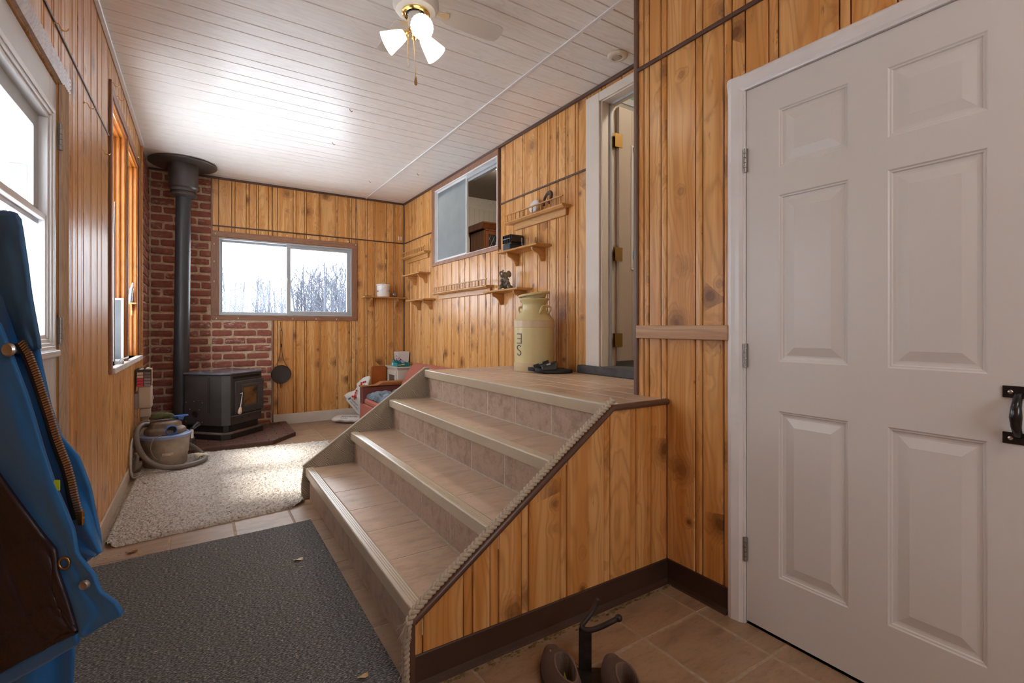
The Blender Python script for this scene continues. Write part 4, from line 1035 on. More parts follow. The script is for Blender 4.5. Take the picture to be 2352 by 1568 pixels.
MB().lathe([(.10, 2.762), (.285, 2.762), (.292, 2.768), (.292, 2.780), (.10, 2.780)], (pcx+.010, pcy, 0), 48).build('ceiling_collar', boxm, spp, smooth=40)
MB().tube([(pcx-.0, pcy, .30), (pcx+.05, pcy-.03, .315), (pcx+.12, pcy-.07, .33)], [.055, .055, .055], 20).build('elbow', pipem, spp, smooth=True)
MB().lathe([(.070, .0), (.072, .004), (.072, .05), (.068, .055)], (pcx-.008, pcy, .190), 28).build('tee_cap', pipem, spp, smooth=True)

# ------------------------------------------------------------------ shop vacuum
grimy = simple('grimy_brown_plastic', (.20, .155, .115), .45, var=.45, scale=9)
tank = simple('dusty_grey_tank', (.30, .245, .185), .5, var=.45, scale=7)
blue = simple('blue_plastic', (.05, .14, .42), .35, var=.1)
bluel = simple('dusty_blue_rim', (.20, .26, .42), .45, var=.2)
VX, VY, VZ = -.238, 4.86, .022
vc = empty('shop_vacuum', (VX, VY, VZ), 'dirty shop vacuum with blue rim and ribbed hose on the rug', 'vacuum')
vc.scale = (.87, .87, .87)
vf = Vector((VX*0+.13, -.99, 0)).normalized()                    # direction towards the camera
vr = Vector((vf.y*-1, vf.x, 0)); vr = Vector((-vf.y, vf.x, 0))      # right as seen from the camera
def VL(a, b, z): p = Vector((VX, VY, VZ))+vr*a+vf*b; return (p.x, p.y, VZ+z)
MB().lathe([(0, .0), (.165, 0), (.172, .012), (.176, .10), (.182, .102), (.195, .26), (0, .26)], (VX, VY, VZ), 36).build('tank', tank, vc, smooth=35)
MB().lathe([(.190, .258), (.206, .262), (.208, .285), (.198, .290), (.0, .292)], (VX, VY, VZ), 36).build('rim', bluel, vc, smooth=40)
hm = MB().lathe([(.168, .290), (.165, .330), (.150, .345), (.132, .35), (.122, .395), (.105, .408), (0, .412)], (VX, VY, VZ), 8, sx=1., sy=.92)
hm.build('motor_head', grimy, vc, bevel=.010)
MB().box(-.03, .03, -.03, .03, 0, .03).xf(lambda p: VL(p.x+.10, p.y-.02, .355+p.z)).build('motor_cap', grimy, vc, bevel=.008)
port = MB().lathe([(.045, 0), (.046, .035), (.040, .037), (.036, .03), (.034, -.01), (0, -.012)], VL(.035, .125, .335), 24, axis=tuple(vf)).build('blower_port', blue, vc, smooth=40)
bl = MB()
for k in (-2, -1, 0, 1, 2): bl.add(*(lambda b: ([VL(.035+k*.013+q[0], .140+q[1], .335+q[2]) for q in b.v], b.f))(MB().box(-.0015, .0015, -.002, .002, -.030, .030)))
MB().lathe([(0, .0), (.034, 0)], VL(.035, .134, .335), 20, axis=tuple(vf)).build('port_dark', black, port); bl.build('grille', simple('dark_grille', (.03, .03, .035), .5), port)
for s_ in (-1, 1):
    b = MB().box(-.012, .012, -.022, .022, -.07, .01).xf(lambda p: VL(s_*.208+p.x, p.y+.01, .285+p.z)).build('latch', blue if s_ < 0 else M['whitegloss'], vc, bevel=.004)
MB().box(-.075, .075, -.02, .02, 0, .008).xf(lambda p: VL(p.x-.0+.02, p.y, .425+p.z)).build('handle_bar', blue, vc, bevel=.003)
tb = MB().prism([(-.150, 0), (-.085, .0), (-.07, .006), (.06, .008), (.075, -.022), (.105, -.024), (.115, .002), (.150, .006), (.150, .014), (-.150, .012)], 'y', -.03, .03)
tb.xf(lambda p: VL(p.x+.03, p.y, .430+p.z)).build('carry_handle', blue, vc, bevel=.003)
def lab(a): t_ = radians(a); return vf*cos(t_)+vr*sin(t_)
mb = MB()
nn = 9
vs = []; 
for k in range(nn):
    d = lab(-12+k*26/(nn-1)); r0 = .1868
    for z, rr in ((.112, .1845), (.136, .1865)): q = Vector((VX, VY, VZ+z))+d*rr; vs.append(q)
mb.add(vs, [(2*k, 2*k+2, 2*k+3, 2*k+1) for k in range(nn-1)]).build('paper_label', simple('scuffed_label', (.60, .48, .38), .7, var=.25, scale=60), vc)
# hose: leaves the back left, runs down the front, round the right side
hc = [VL(-.05, -.14, .33), VL(-.15, -.02, .385), VL(-.205, .08, .37), VL(-.222, .16, .30), VL(-.205, .22, .21), VL(-.16, .27, .13), VL(-.07, .30, .055), VL(.04, .31, .026), VL(.15, .29, .024), VL(.25, .22, .024), VL(.30, .12, .026), VL(.29, .02, .05), VL(.25, -.06, .09), VL(.20, -.12, .13)]
def smoothpath(P, n):
    P = [Vector(p) for p in P]; out = []; m = len(P)-1
    for i in range(n):
        t = i/(n-1)*m; k = min(int(t), m-1); f = t-k
        p0, p1, p2, p3 = P[max(k-1, 0)], P[k], P[k+1], P[min(k+2, m)]
        out.append(.5*((2*p1)+(-p0+p2)*f+(2*p0-5*p1+4*p2-p3)*f*f+(-p0+3*p1-3*p2+p3)*f**3))
    return out
hose = simple('ribbed_grey_hose', (.17, .145, .12), .42, var=.15)
hp_ = smoothpath(hc, 300)
MB().tube(hp_, [.0215+(.0022 if i % 2 else 0) for i in range(300)], 12).build('hose', hose, vc, smooth=True)
MB().tube([hp_[-1], Vector(hp_[-1])+Vector((.03, .08, .05))], [.019, .024], 14).build('hose_cuff', simple('black_cuff', (.02, .02, .02), .3), vc, smooth=True)
MB().tube(smoothpath([VL(.19, -.03, .27), VL(.23, -.02, .31), VL(.27, -.05, .335)], 8), [.018]*6+[.022, .024], 12).build('crevice_nozzle', simple('black_nozzle', (.015, .016, .02), .25), vc, smooth=True)
MB().tube(smoothpath([VL(-.04, .15, .30), VL(-.10, .185, .28), VL(-.125, .20, .20), VL(-.10, .205, .12), VL(-.07, .20, .09)], 24), .0045, 8).build('power_cord', simple('tan_cord', (.25, .18, .13), .5), vc, smooth=True)
# olive glove on top
og = simple('olive_cloth', (.075, .085, .030), .9, var=.3, scale=40, bump=.6, bscale=200)
gl = MB().tube(smoothpath([VL(-.125, .02, .440), VL(-.07, .03, .458), VL(-.01, .035, .460), VL(.04, .04, .452), VL(.055, .045, .438)], 14), [.006, .016, .024, .029, .031, .031, .029, .027, .026, .026, .025, .022, .018, .010], 10)
gl.tube(smoothpath([VL(-.02, .03, .472), VL(-.01, .03, .486), VL(.005, .03, .489)], 6), .006, 8)
gl.xf(lambda p: Vector((VX, VY, VZ))+(p-Vector((VX, VY, VZ)))*.87).xf(lambda p: p+Vector((.004*noise.noise(p*60), .004*noise.noise(p*60+Vector((5, 0, 0))), .004*noise.noise(p*55))))
tag(gl.build('work_glove', og, smooth=True), 'olive green cloth glove draped on top of the vacuum', 'glove')
# pale gloves on the rug at its right
pg = simple('pale_rubber', (.62, .60, .45), .6, var=.1)
g2 = MB()
for k in range(4): g2.tube(smoothpath([VL(.215, .02+k*.020, .038), VL(.25, .015+k*.020, .046), VL(.29, .02+k*.017, .036)], 8), [.010, .011, .011, .011, .010, .010, .009, .006], 8)
g2.tube(smoothpath([VL(.20, .05, .035), VL(.22, .05, .04), VL(.235, .05, .04)], 6), [.022, .026, .026, .024, .022, .018], 10)
tag(g2.build('rubber_glove', pg, smooth=True), 'pale yellow rubber glove lying on the rug right of the vacuum', 'glove')

# ------------------------------------------------------------------ electrical duct and pellet-box on the left wall
cp = simple('cream_plastic', (.52, .43, .34), .42, var=.06, scale=4)
db = empty('electrical_box', (XL+.06, 5.04, .4), 'cream plastic meter housing on the left wall above the vacuum', 'electrical box')
MB().box(XL+.022, XL+.112, 4.97, 5.10, .47, .655).build('housing', cp, db, bevel=.012)
MB().box(XL+.032, XL+.102, 4.98, 5.09, .400, .468).build('lower_cover', cp, db, bevel=.006)
MB().box(XL, XL+.024, 4.95, 5.20, .47, .60).build('back_plate', simple('grey_plate', (.26, .22, .19), .5), db, bevel=.002)
MB().box(XL+.112, XL+.122, 5.03, 5.05, .535, .56).build('toggle', M['alu'], db, bevel=.002)
MB().box(XL, XL+.020, 4.955, 4.985, .12, .47).build('backing_strip', M['oakpale'], db)
MB().tube(smoothpath([(XL+.065, 5.03, .402), (XL+.065, 5.03, .35), (XL+.045, 5.0, .30), (XL+.035, 4.99, .12)], 40), [.030 if i % 2 else .034 for i in range(40)], 14).build('flexible_duct', simple('dirty_cream_hose', (.48, .42, .30), .5), db, smooth=True)
for k in range(3):
    MB().tube(smoothpath([(XL+.012, 4.80-k*.035, .30-.05*k), (XL+.014, 4.60+k*.015, .26-.05*k), (XL+.016, 4.52+k*.02, .14-.03*k), (XL+.030, 4.50+k*.05, .035), (XL+.07, 4.56+k*.05, .030)], 20), .006, 6).build('white_cable', simple('white_cable', (.42, .38, .34), .5), db, smooth=True)
# magazines in a holder
mg = empty('magazine_bundle', (XL+.07, 5.04, .66), 'bundle of old catalogues wedged on the cream meter housing', 'magazines')
cols_ = [(.05, .04, .04), (.62, .54, .44), (.07, .05, .05), (.55, .45, .33), (.40, .27, .14)]
for k in range(5):
    MB().box(XL+.012+k*.020, XL+.030+k*.020, 4.962, 5.11+.012*(k % 2), .656, .800-.006*(k % 3)).build('magazine', simple('magazine_%d' % k, cols_[k], .5, var=.1), mg, bevel=.002)
cv_ = MB().box(XL+.012, XL+.112, 4.955, 4.9605, .660, .792).build('front_cover', simple('black_cover', (.035, .025, .022), .4), mg)
for r_ in range(5):
    for c_ in range(2):
        z = .770-r_*.0245; cc_ = (.62, .50, .36) if (c_ == 0 and r_ < 2) else (.62, .05, .07) if c_ == 0 else (.16, .12, .11) if r_ < 2 else (.26, .21, .20)
        if c_ == 0 and r_ > 3: cc_ = (.62, .05, .07)
        MB().box(XL+.018+c_*.046, XL+.058+c_*.048, 4.952, 4.9552, z-.019, z).build('printed_block', simple('print_%d_%d' % (r_, c_), cc_, .5, var=.25, scale=200), cv_)
# small ornament shelf in the left window
os_ = empty('ornament_shelf', (XL-.03, 5.2, 1.33), 'tiny curved shelf on the far jamb of the left window', 'shelf')
MB().box(XL-.085, XL-.005, 5.17, 5.238, 1.335, 1.347).build('board', M['oak'], os_, bevel=.003)
MB().prism([(5.238, 1.335), (5.18, 1.335), (5.20, 1.31), (5.228, 1.28), (5.238, 1.24)], 'x', XL-.052, XL-.038).build('bracket', M['oak'], os_)
sc2 = simple('silver_spray_can', (.40, .45, .50), .25, .6, var=.3, scale=60)
c_ = empty('spray_can', (XL-.045, 5.205, 1.347), 'slim silver can leaning on the tiny shelf in the left window', 'can')
MB().tube([(XL-.050, 5.205, 1.348), (XL-.040, 5.205, 1.47)], .014, 14).build('can_body', sc2, c_, smooth=True)
MB().tube([(XL-.040, 5.205, 1.47), (XL-.030, 5.200, 1.515)], [.010, .006], 10).build('nozzle', M['alu'], c_, smooth=True)
# brass cup hooks
def hook(x, y, z, d=1):
    pts = [(XL, y, z), (XL+.014, y, z), (XL+.018, y+.001, z-.010)] + [(XL+.030-.012*cos(t_), y, z-.010-.012*sin(t_)) for t_ in [pi*k/8 for k in range(1, 9)]]
    return pts
HK = [(2.38, 2.245), (2.92, 2.165), (3.36, 2.085), (3.72, 2.60), (3.93, 2.60), (4.42, 2.58), (4.98, 2.55)]
pos_l = ['first from the storm door', 'second, mid wall', 'third, beside the left window', 'above the left window, nearest', 'above the left window, second', 'above the left window, third', 'above the left window, farthest']
for k, (y, z) in enumerate(HK):
    o = MB().tube(hook(0, y, z), .0019, 6).ball((XL+.0015, y, z), .006, 8, 5, (.4, 1, 1)).build('cup_hook', M['brass'], smooth=True)
    tag(o, 'small brass cup hook on the left wall, ' + pos_l[k], 'hook', 'brass cup hooks on the left wall')

# ------------------------------------------------------------------ long-handled strainer on the back wall
stn = empty('mesh_strainer', (.795, YB-.02, .5), 'black long-handled wire mesh strainer hanging below the back window', 'strainer')
wire = simple('black_wire', (.02, .016, .014), .45, .3)
rim = [(.795+.104*cos(t_), YB-.022, .590+.104*sin(t_)) for t_ in [2*pi*k/36 for k in range(36)]]
MB().tube(rim, .004, 6, closed=True).build('rim', wire, stn, smooth=True)
MB().grid(lambda a, b: (.795+.102*a*cos(b*2*pi), YB-.022+.0+.016*(1-a*a)*.9, .590+.102*a*sin(b*2*pi)), 8, 37).build('mesh_bowl', simple('dark_mesh', (.040, .028, .022), .7, var=.3, scale=400), stn, smooth=True)
for s_ in (-1, 1):
    MB().tube(smoothpath([(.795+s_*.075, YB-.022, .662), (.795+s_*.030, YB-.024, .75), (.795+s_*.008, YB-.024, .86), (.795+s_*.007, YB-.024, .95), (.795+s_*.010, YB-.024, 1.09), (.795, YB-.024, 1.105)], 26), .0033, 6).build('handle_wire', wire, stn, smooth=True)
MB().box(.787, .803, YB-.030, YB-.018, .905, .945).build('handle_clasp', wire, stn, bevel=.002)
MB().tube([(.797, YB-.004, 1.125), (.797, YB-.028, 1.125), (.797, YB-.030, 1.10)], .003, 6).tube([(.793, YB-.012, 1.125), (.790, YB-.012, 1.20)], .003, 6).build('hanger', wire, stn, smooth=True)
MB().tube([(.785, YB-.022, .487), (.787, YB-.024, .43), (.803, YB-.024, .43), (.805, YB-.022, .487)], .003, 6).build('foot_loop', wire, stn, smooth=True)
# ------------------------------------------------------------------ wall shelves
def bracket(parent, y, z, mat, depth=.118, h=.108, axis='y', x=None):
    X = XR
    pr = [(0, 0), (-depth, 0), (-depth, -.010), (-depth+.004, -.022), (-depth+.016, -.033), (-depth+.038, -.040), (-depth+.056, -.050), (-depth+.068, -.066), (-depth+.074, -.084), (-depth+.082, -.098), (-.022, -h), (-.008, -h+.004), (0, -h+.012)]
    if axis == 'y': MB().prism([(X+a, z+b) for a, b in pr], 'y', y-.009, y+.009).build('bracket', mat, parent, bevel=.0015)
    else: MB().prism([(YB+a, z+b) for a, b in pr], 'x', x-.009, x+.009).build('bracket', mat, parent, bevel=.0015)
def shelf(y0, y1, z, label):
    t = empty('wall_shelf', (XR, (y0+y1)/2, z-.02), label, 'shelf')
    pr = [(XR, z), (XR-.146, z), (XR-.150, z-.004), (XR-.152, z-.010), (XR-.148, z-.016), (XR, z-.018)]
    MB().prism(pr, 'y', y0, y1).build('shelf_board', M['oak'], t, bevel=.002)
    for y in (y0+.105, y1-.105): bracket(t, y, z-.018, M['oakx'])
    return t
shelf(5.34, 5.90, 1.792, 'small empty oak bracket shelf nearest the room corner, upper of two')
shelf(5.19, 5.765, 1.472, 'small empty oak bracket shelf near the room corner, lower of two')
shelf(2.99, 3.565, 1.785, 'oak bracket shelf holding the black boxes and glass tumblers')
shelf(3.256, 3.815, 1.462, 'oak bracket shelf holding the elephant figurine above the sofa')
t = empty('wall_shelf', (2.0, YB, 1.50), 'oak bracket shelf on the back wall holding the white enamel pail', 'shelf')
MB().prism([(YB, 1.528), (YB-.146, 1.528), (YB-.152, 1.519), (YB-.148, 1.512), (YB, 1.510)], 'x', 1.725, 2.285).build('shelf_board', M['oakx'], t, bevel=.002)
for x in (1.83, 2.17): bracket(t, 0, 1.510, M['oak'], axis='x', x=x)
def rack(y0, y1, z, n, label):
    t = empty('gallery_rail_shelf', (XR, (y0+y1)/2, z-.06), label, 'shelf')
    MB().prism([(XR, z), (XR-.078, z), (XR-.086, z-.005), (XR-.086, z-.014), (XR-.076, z-.022), (XR-.070, z-.028), (XR-.004, z-.020), (XR, z-.020)], 'y', y0, y1).build('ledge', M['oak'], t, bevel=.0015)
    MB().box(XR-.024, XR, y0+.035, y1-.06, z-.075, z-.021).build('backboard', M['oak'], t, bevel=.003)
    MB().box(XR-.083, XR-.069, y0+.004, y1-.004, z+.050, z+.060).build('gallery_rail', M['oak'], t, bevel=.003)
    pm = None
    for k in range(n):
        y = y0+.03+(y1-y0-.06)*k/(n-1)
        if pm is None:
            o = MB().lathe([(.003, 0), (.005, .004), (.003, .010), (.0058, .022), (.0045, .030), (.0028, .040), (.0052, .046), (.004, .051)], (XR-.076, y, z-.001), 8).build('spindle', M['oakx'], t, smooth=True); pm = o; ly = y
        else:
            o = pm.copy(); COL.objects.link(o); o.parent = t; o.location = (pm.location.x, pm.location.y+y-ly, pm.location.z)
    return t
rack(5.34, 6.11, 2.045, 11, 'oak plate rail with spindle gallery nearest the room corner')
rack(3.87, 5.10, 1.530, 19, 'long low oak plate rail with spindle gallery under the inner window')
rack(2.756, 3.54, 2.045, 13, 'high oak plate rail with spindle gallery holding a horseshoe and white disc')

# white detector disc and horseshoe on the high rail
wp = M['white']; ddir = Vector((-.93, -.10, .30)).normalized()
dd = empty('smoke_alarm', (2.25, 3.15, 2.046), 'round white plastic alarm disc leaning behind the high spindle rail', 'alarm')
MB().lathe([(0, -.014), (.050, -.014), (.054, -.008), (.056, .004), (.052, .012), (.044, .016), (0, .018)], (2.252, 3.155, 2.105), 32, axis=tuple(ddir)).build('alarm_body', wp, dd, smooth=50)
MB().lathe([(0, 0), (.005, 0), (.004, .002), (0, .003)], Vector((2.252, 3.155, 2.105))+ddir*.0175+Vector((0, .018, -.008)), 12, axis=tuple(ddir)).build('test_button', simple('grey_dot', (.35, .35, .35), .4), dd)
hs = simple('brown_leather_horseshoe', (.060, .034, .022), .55, var=.4, scale=40)
def shoe_pt(t_, r, yc=2.965, zc=2.115): a = radians(-50+280*t_); return (2.238+.018*(sin(a)), yc+r*.78*cos(a), zc+r*sin(a)+.006)
o = MB().tube([shoe_pt(k/26, .058) for k in range(27)], .0095, 8).tube([shoe_pt(k/26, .046) for k in range(27)], .006, 8).build('horseshoe', hs, smooth=True)
tag(o, 'dark brown horseshoe standing behind the high spindle rail', 'horseshoe')
# black fan-like boxes on the shelf
blk = simple('black_abs_plastic', (.022, .024, .026), .32, var=.1); blb = simple('blue_black_plastic', (.03, .042, .06), .3)
bx = empty('plastic_case', (2.225, 3.43, 1.786), 'black ribbed plastic case lying upon the smaller one on the shelf', 'case')
MB().prism([(3.365, 1.850), (3.378, 1.838), (3.475, 1.838), (3.490, 1.850), (3.490, 1.895), (3.475, 1.912), (3.378, 1.912), (3.365, 1.895)], 'x', 2.168, 2.292).build('case_body', blk, bx, bevel=.004)
for k in range(5): MB().box(2.152, 2.170, 3.374+k*.026, 3.380+k*.026, 1.842, 1.908).build('rib', blk, bx, bevel=.001)
MB().box(2.150, 2.156, 3.368, 3.488, 1.872, 1.878).build('cross_bar', simple('grey_bar', (.25, .27, .3), .4), bx)
b2 = empty('plastic_case', (2.22, 3.44, 1.786), 'small blue-black gridded plastic case under the larger black case', 'case')
MB().box(2.160, 2.26, 3.382, 3.492, 1.7862, 1.832).build('case_body', blb, b2, bevel=.005)
for k in range(3): MB().box(2.1585, 2.161, 3.39+k*.033, 3.415+k*.033, 1.792, 1.826).build('panel', blb, b2, bevel=.001)
MB().tube([(2.262, 3.384, 1.792), (2.285, 3.382, 1.80), (2.285, 3.382, 1.825)], .006, 8).build('clip', simple('grey_clip', (.2, .2, .2), .4), b2, smooth=True)
MB().box(2.166, 2.290, 3.367, 3.49, 1.830, 1.8385).build('spacer', blk, bx)
gm_ = NT('tumbler_glass', .04, (1, 1, 1)); gm_.b.inputs['Transmission Weight'].default_value = 1.; gm_.b.inputs['IOR'].default_value = 1.25
glass_o = []
for k, (x, y, w_) in enumerate([(2.205, 3.235, 'nearer the black case'), (2.225, 3.155, 'farther from the black case')]):
    o = MB().lathe([(0, .003), (.025, .003), (.0295, .070), (.031, .070), (.0265, 0), (0, 0)], (x, y, 1.7855), 24).build('glass_tumbler', gm_.m, smooth=40)
    tag(o, 'clear glass tumbler on the oak shelf, the one ' + w_, 'glass', 'glass tumblers on the shelf')

# elephant figurine (one continuous body)
el = simple('bronze_grey_resin', (.20, .175, .135), .42, var=.45, scale=60, bump=.35, bscale=300, spec=.7)
EX, EY, EZ = 2.205, 3.535, 1.463
def E_(a, b, z): return Vector((EX, EY, EZ))+Vector((cos(YAW), -sin(YAW), 0))*a+Vector((-sin(YAW), -cos(YAW), 0))*b+Vector((0, 0, z))
mb = MB()
def eb(a, b, z, r, sc=(1, 1, 1)): mb.ball(E_(a, b, z), r, 12, 8, sc)
eb(.010, -.005, .045, .040, (1, 1, 1.05)); eb(.006, 0, .080, .030, (1, 1, 1.15)); eb(-.002, .010, .125, .026, (1, 1.05, 1.0)); eb(-.010, .024, .118, .016)
for s_ in (-1, 1):
    mb.tube([E_(.006+s_*.028, .01, .030), E_(.004+s_*.038, .040, .020), E_(.0+s_*.036, .058, .014)], [.021, .017, .015], 10)
    eb(.0+s_*.036, .062, .015, .0155)
    mb.tube([E_(.004+s_*.024, .006, .088), E_(-.002+s_*.030, .030, .062), E_(-.004+s_*.020, .040, .048)], [.013, .011, .010], 8)
eb(.048, -.012, .022, .022, (1, 1, .8))
mb.tube([E_(-.010, .030, .116), E_(-.030, .040, .112), E_(-.042, .036, .128), E_(-.036, .030, .146), E_(-.018, .026, .152), E_(-.012, .024, .166)], [.014, .011, .0095, .009, .0085, .009], 10)
mb.tube([E_(-.018, .030, .106), E_(-.026, .036, .098)], [.009, .004], 8)
for s_, a0 in ((1, .036),):
    for k in range(5):
        t_ = k/4; eb(a0-.014+.022*t_, .004-.010*t_, .130+.004*sin(t_*3), .018+.008*sin(pi*t_*.8), (.75, .30, 1.15))
el_o = mb.build('elephant_figurine', el)
rm = el_o.modifiers.new('Remesh', 'REMESH'); rm.mode = 'VOXEL'; rm.voxel_size = .0022; rm.use_smooth_shade = True
tag(el_o, 'grey-brown sitting elephant figurine with raised trunk on the oak shelf', 'figurine')

# enamel pail on the back shelf and the silver trinket
en = simple('white_enamel', (.76, .75, .71), .22, var=.03, scale=4)
pl = empty('enamel_pail', (1.985, 6.135, 1.529), 'white enamel lidded pail on the back wall shelf', 'pail')
MB().lathe([(0, 0), (.079, 0), (.082, .005), (.084, .140), (.088, .143), (.088, .150), (0, .151)], (1.985, 6.135, 1.529), 36).build('pail_body', en, pl, smooth=40)
MB().lathe([(.091, .143), (.092, .152), (.086, .160), (.03, .165), (0, .165)], (1.985, 6.135, 1.529), 36).build('lid', en, pl, smooth=40)
MB().tube([(1.957+.05*k/8, 6.13, 1.690+.018*sin(pi*k/8)) for k in range(9)], .003, 8).build('lid_handle', en, pl, smooth=True)
MB().tube([(2.0, 6.052, 1.66), (1.95, 6.045, 1.62), (1.91, 6.07, 1.60), (1.893, 6.10, 1.594)], .0016, 6).build('bail_wire', M['steel'], pl, smooth=True)
MB().tube([(1.900, 6.075, 1.600), (1.885, 6.09, 1.595)], .008, 10).build('bail_grip', M['oakpale'], pl, smooth=True)
for dx, dz, r in ((.052, .070, .010), (.066, .084, .012)):
    a = math.asin(dx/.0845); MB().tube([(1.985+.0848*sin(a+cos(t_)*r/.0845), 6.135-.0848*cos(a+cos(t_)*r/.0845), 1.529+dz+r*sin(t_)) for t_ in [2*pi*k/16 for k in range(16)]], .0012, 4, closed=True).build('printed_ring', blk, pl)
tr = MB().ball((2.125, 6.12, 1.561), .032, 18, 12, (1.1, 1, .98)).xf(lambda p: p+(p-Vector((2.125, 6.12, 1.561)))*(.45*noise.noise(p*75))).build('silver_trinket', NT('tarnished_silver', .35, (.36, .31, .29), .8).m, smooth=True)
tag(tr, 'small crumpled silver trinket beside the white enamel pail', 'trinket')
tag(MB().box(1.735, 1.82, 6.09, 6.13, 1.5285, 1.535).build('black_pen_case', blk, bevel=.002), 'flat black object at the left end of the back wall shelf', 'case')
for k, x in enumerate((2.213, 2.245)):
    tag(MB().box(x, x+.013, YB-.006, YB+.0, 2.295, 2.345).build('white_clip', pin, bevel=.002), 'white upright plastic clip on the back wall near the corner, %s of two' % ('left' if k == 0 else 'right'), 'clip')

# ------------------------------------------------------------------ milk can
cc = NT('cream_yellow_paint', .36); p = cc.pos(); f = cc.noise(p, 6, 4); f2 = cc.noise(p, 90, 3)
cc.col(cc.mix(cc.math('MULTIPLY', cc.ramp(f2, [(.24, 1.), (.30, 0.)]), .7), cc.mix(f, (.56, .46, .21), (.66, .56, .30)), (.16, .09, .04))); cc.bump(cc.noise(p, 12, 2), .12, .004)
cb = NT('tan_band_paint', .34); cb.col(cb.mix(cb.noise(cb.pos(), 8, 4), (.54, .40, .23), (.64, .49, .30)))
KX, KY, KZ = 2.105, 2.955, .8155
mc = empty('milk_can', (KX, KY, KZ), 'cream yellow metal milk can with lid standing on the stair landing', 'milk can')
MB().lathe([(.0, .058), (.1465, .058), (.148, .18), (.148, .324)], (KX, KY, KZ), 48).build('can_body', cc.m, mc, smooth=40)
MB().lathe([(.0, 0), (.150, 0), (.152, .004), (.151, .060), (.146, .061)], (KX, KY, KZ), 48).build('base_band', cb.m, mc, smooth=40)
MB().lathe([(.1475, .322), (.1525, .324), (.1525, .372), (.146, .378)], (KX, KY, KZ), 48).build('shoulder_band', cb.m, mc, smooth=40)
MB().lathe([(.147, .376), (.128, .402), (.106, .430), (.092, .446), (.088, .456), (.087, .490), (.090, .500), (.104, .518), (.112, .530), (.112, .536), (.106, .536), (.094, .522), (.082, .500)], (KX, KY, KZ), 48).build('neck', cc.m, mc, smooth=50)
ld = MB().lathe([(0, -.010), (.084, -.010), (.092, .014), (.118, .016), (.121, .022), (.119, .030), (.108, .033), (.100, .029), (.02, .024), (0, .024)], (0, 0, 0), 44)
ldir = Vector((cos(YAW), -sin(YAW), 0))
def tilt(p): 
    a = p.dot(ldir); return Vector((p.x+KX, p.y+KY, p.z+KZ+.538+a*.13+.006))
ld.xf(tilt).build('lid', cc.m, mc, smooth=40)
RV = Vector((cos(YAW), -sin(YAW), 0)); FV = Vector((sin(YAW), cos(YAW), 0))
for d in (RV*.62-FV*.78, -RV*.62+FV*.78, ):
    d = d.normalized(); s_ = d.cross(Vector((0, 0, 1)))
    c0 = Vector((KX, KY, KZ))
    pts = [c0+d*.108+s_*.040+Vector((0, 0, .425)), c0+d*.128+s_*.046+Vector((0, 0, .448)), c0+d*.132+s_*.036+Vector((0, 0, .472)), c0+d*.128+Vector((0, 0, .476)), c0+d*.132-s_*.036+Vector((0, 0, .472)), c0+d*.128-s_*.046+Vector((0, 0, .448)), c0+d*.108-s_*.040+Vector((0, 0, .425))]
    MB().tube(smoothpath(pts, 26), .009, 10).build('handle', cc.m, mc, smooth=True)
ltr = simple('dark_letter_paint', (.17, .145, .10), .5)
def can_pt(th, z, r=.1488): d = RV*sin(th)-FV*cos(th); return Vector((KX, KY, KZ+z))+d*r
t0 = radians(-51)
def stroke(pts, w=.0035):
    pp = []
    for (a0, b0), (a1, b1) in zip(pts, pts[1:]):
        for k in range(5): pp.append((a0+(a1-a0)*k/5, b0+(b1-b0)*k/5))
    pp.append(pts[-1])
    mb = MB(); mb.tube([can_pt(t0+a/.148, z) for a, z in pp], w, 5); return mb
mb = MB(); zc = .240
for a, b in (([(.022, zc-.036), (.022, zc+.036)], 0), ([(.022, zc+.034), (-.022, zc+.034)], 0), ([(.022, zc), (-.016, zc)], 0), ([(.022, zc-.034), (-.022, zc-.034)], 0)):
    s_ = stroke(a, .0042); mb.add(s_.v, s_.f)
mb.build('painted_letter_e', ltr, mc)
zc = .155; ss = [(.020, -.026), (.008, -.036), (-.008, -.036), (-.020, -.026), (-.018, -.010), (0, 0), (.018, .010), (.020, .026), (.008, .036), (-.008, .036), (-.020, .026)]
stroke([(-a, zc+b) for a, b in ss], .0042).build('painted_letter_s', ltr, mc)

# ------------------------------------------------------------------ slide sandals on the landing
def slide(name, c, ang, label):
    t = empty(name, c, label, 'sandal', 'pair of black slide sandals on the landing')
    d = Vector((cos(ang), sin(ang), 0)); s_ = Vector((-d.y, d.x, 0)); C = Vector(c)
    L = .27; out = []
    for k in range(28):
        a = 2*pi*k/28; x = cos(a)*L/2; w = .050+.008*cos(a); y = sin(a)*w*(1-.10*max(0, -cos(a))); out.append((x, y))
    mb = MB().prism(out, 'z', 0, .026); mb.xf(lambda p: C+d*p.x+s_*p.y+Vector((0, 0, p.z+(.008 if p.x < -.08 else 0)))).build('sole', simple('black_foam', (.018, .019, .021), .55), t, bevel=.006)
    def arch(a, b):
        x = -.095+.11*a; an = pi*b; w = .054; h = .062-.018*(1-a)-.006
        y = cos(an)*w; z = .020+sin(an)**.8*h*(.75+.35*a); return C+d*x+s_*y+Vector((0, 0, z))
    MB().grid(arch, 8, 14).build('strap', simple('black_strap', (.012, .012, .014), .5, bump=.3, bscale=200), t, solid=.006, smooth=True)
    MB().grid(lambda a, b: arch(.35+a*.25, .58+b*.14)+s_*.0+Vector((0, 0, .0042)), 3, 4).build('strap_print', simple('grey_print', (.30, .31, .33), .5), t, solid=.001)
    return t
slide('slide_sandal', (2.085, 2.690, NZ[3]+.003), radians(-26), 'black slide sandal on the landing in front of the milk can, the nearer one')
slide('slide_sandal', (2.10, 2.80, NZ[3]+.003), radians(-30), 'black slide sandal on the landing in front of the milk can, the farther one')

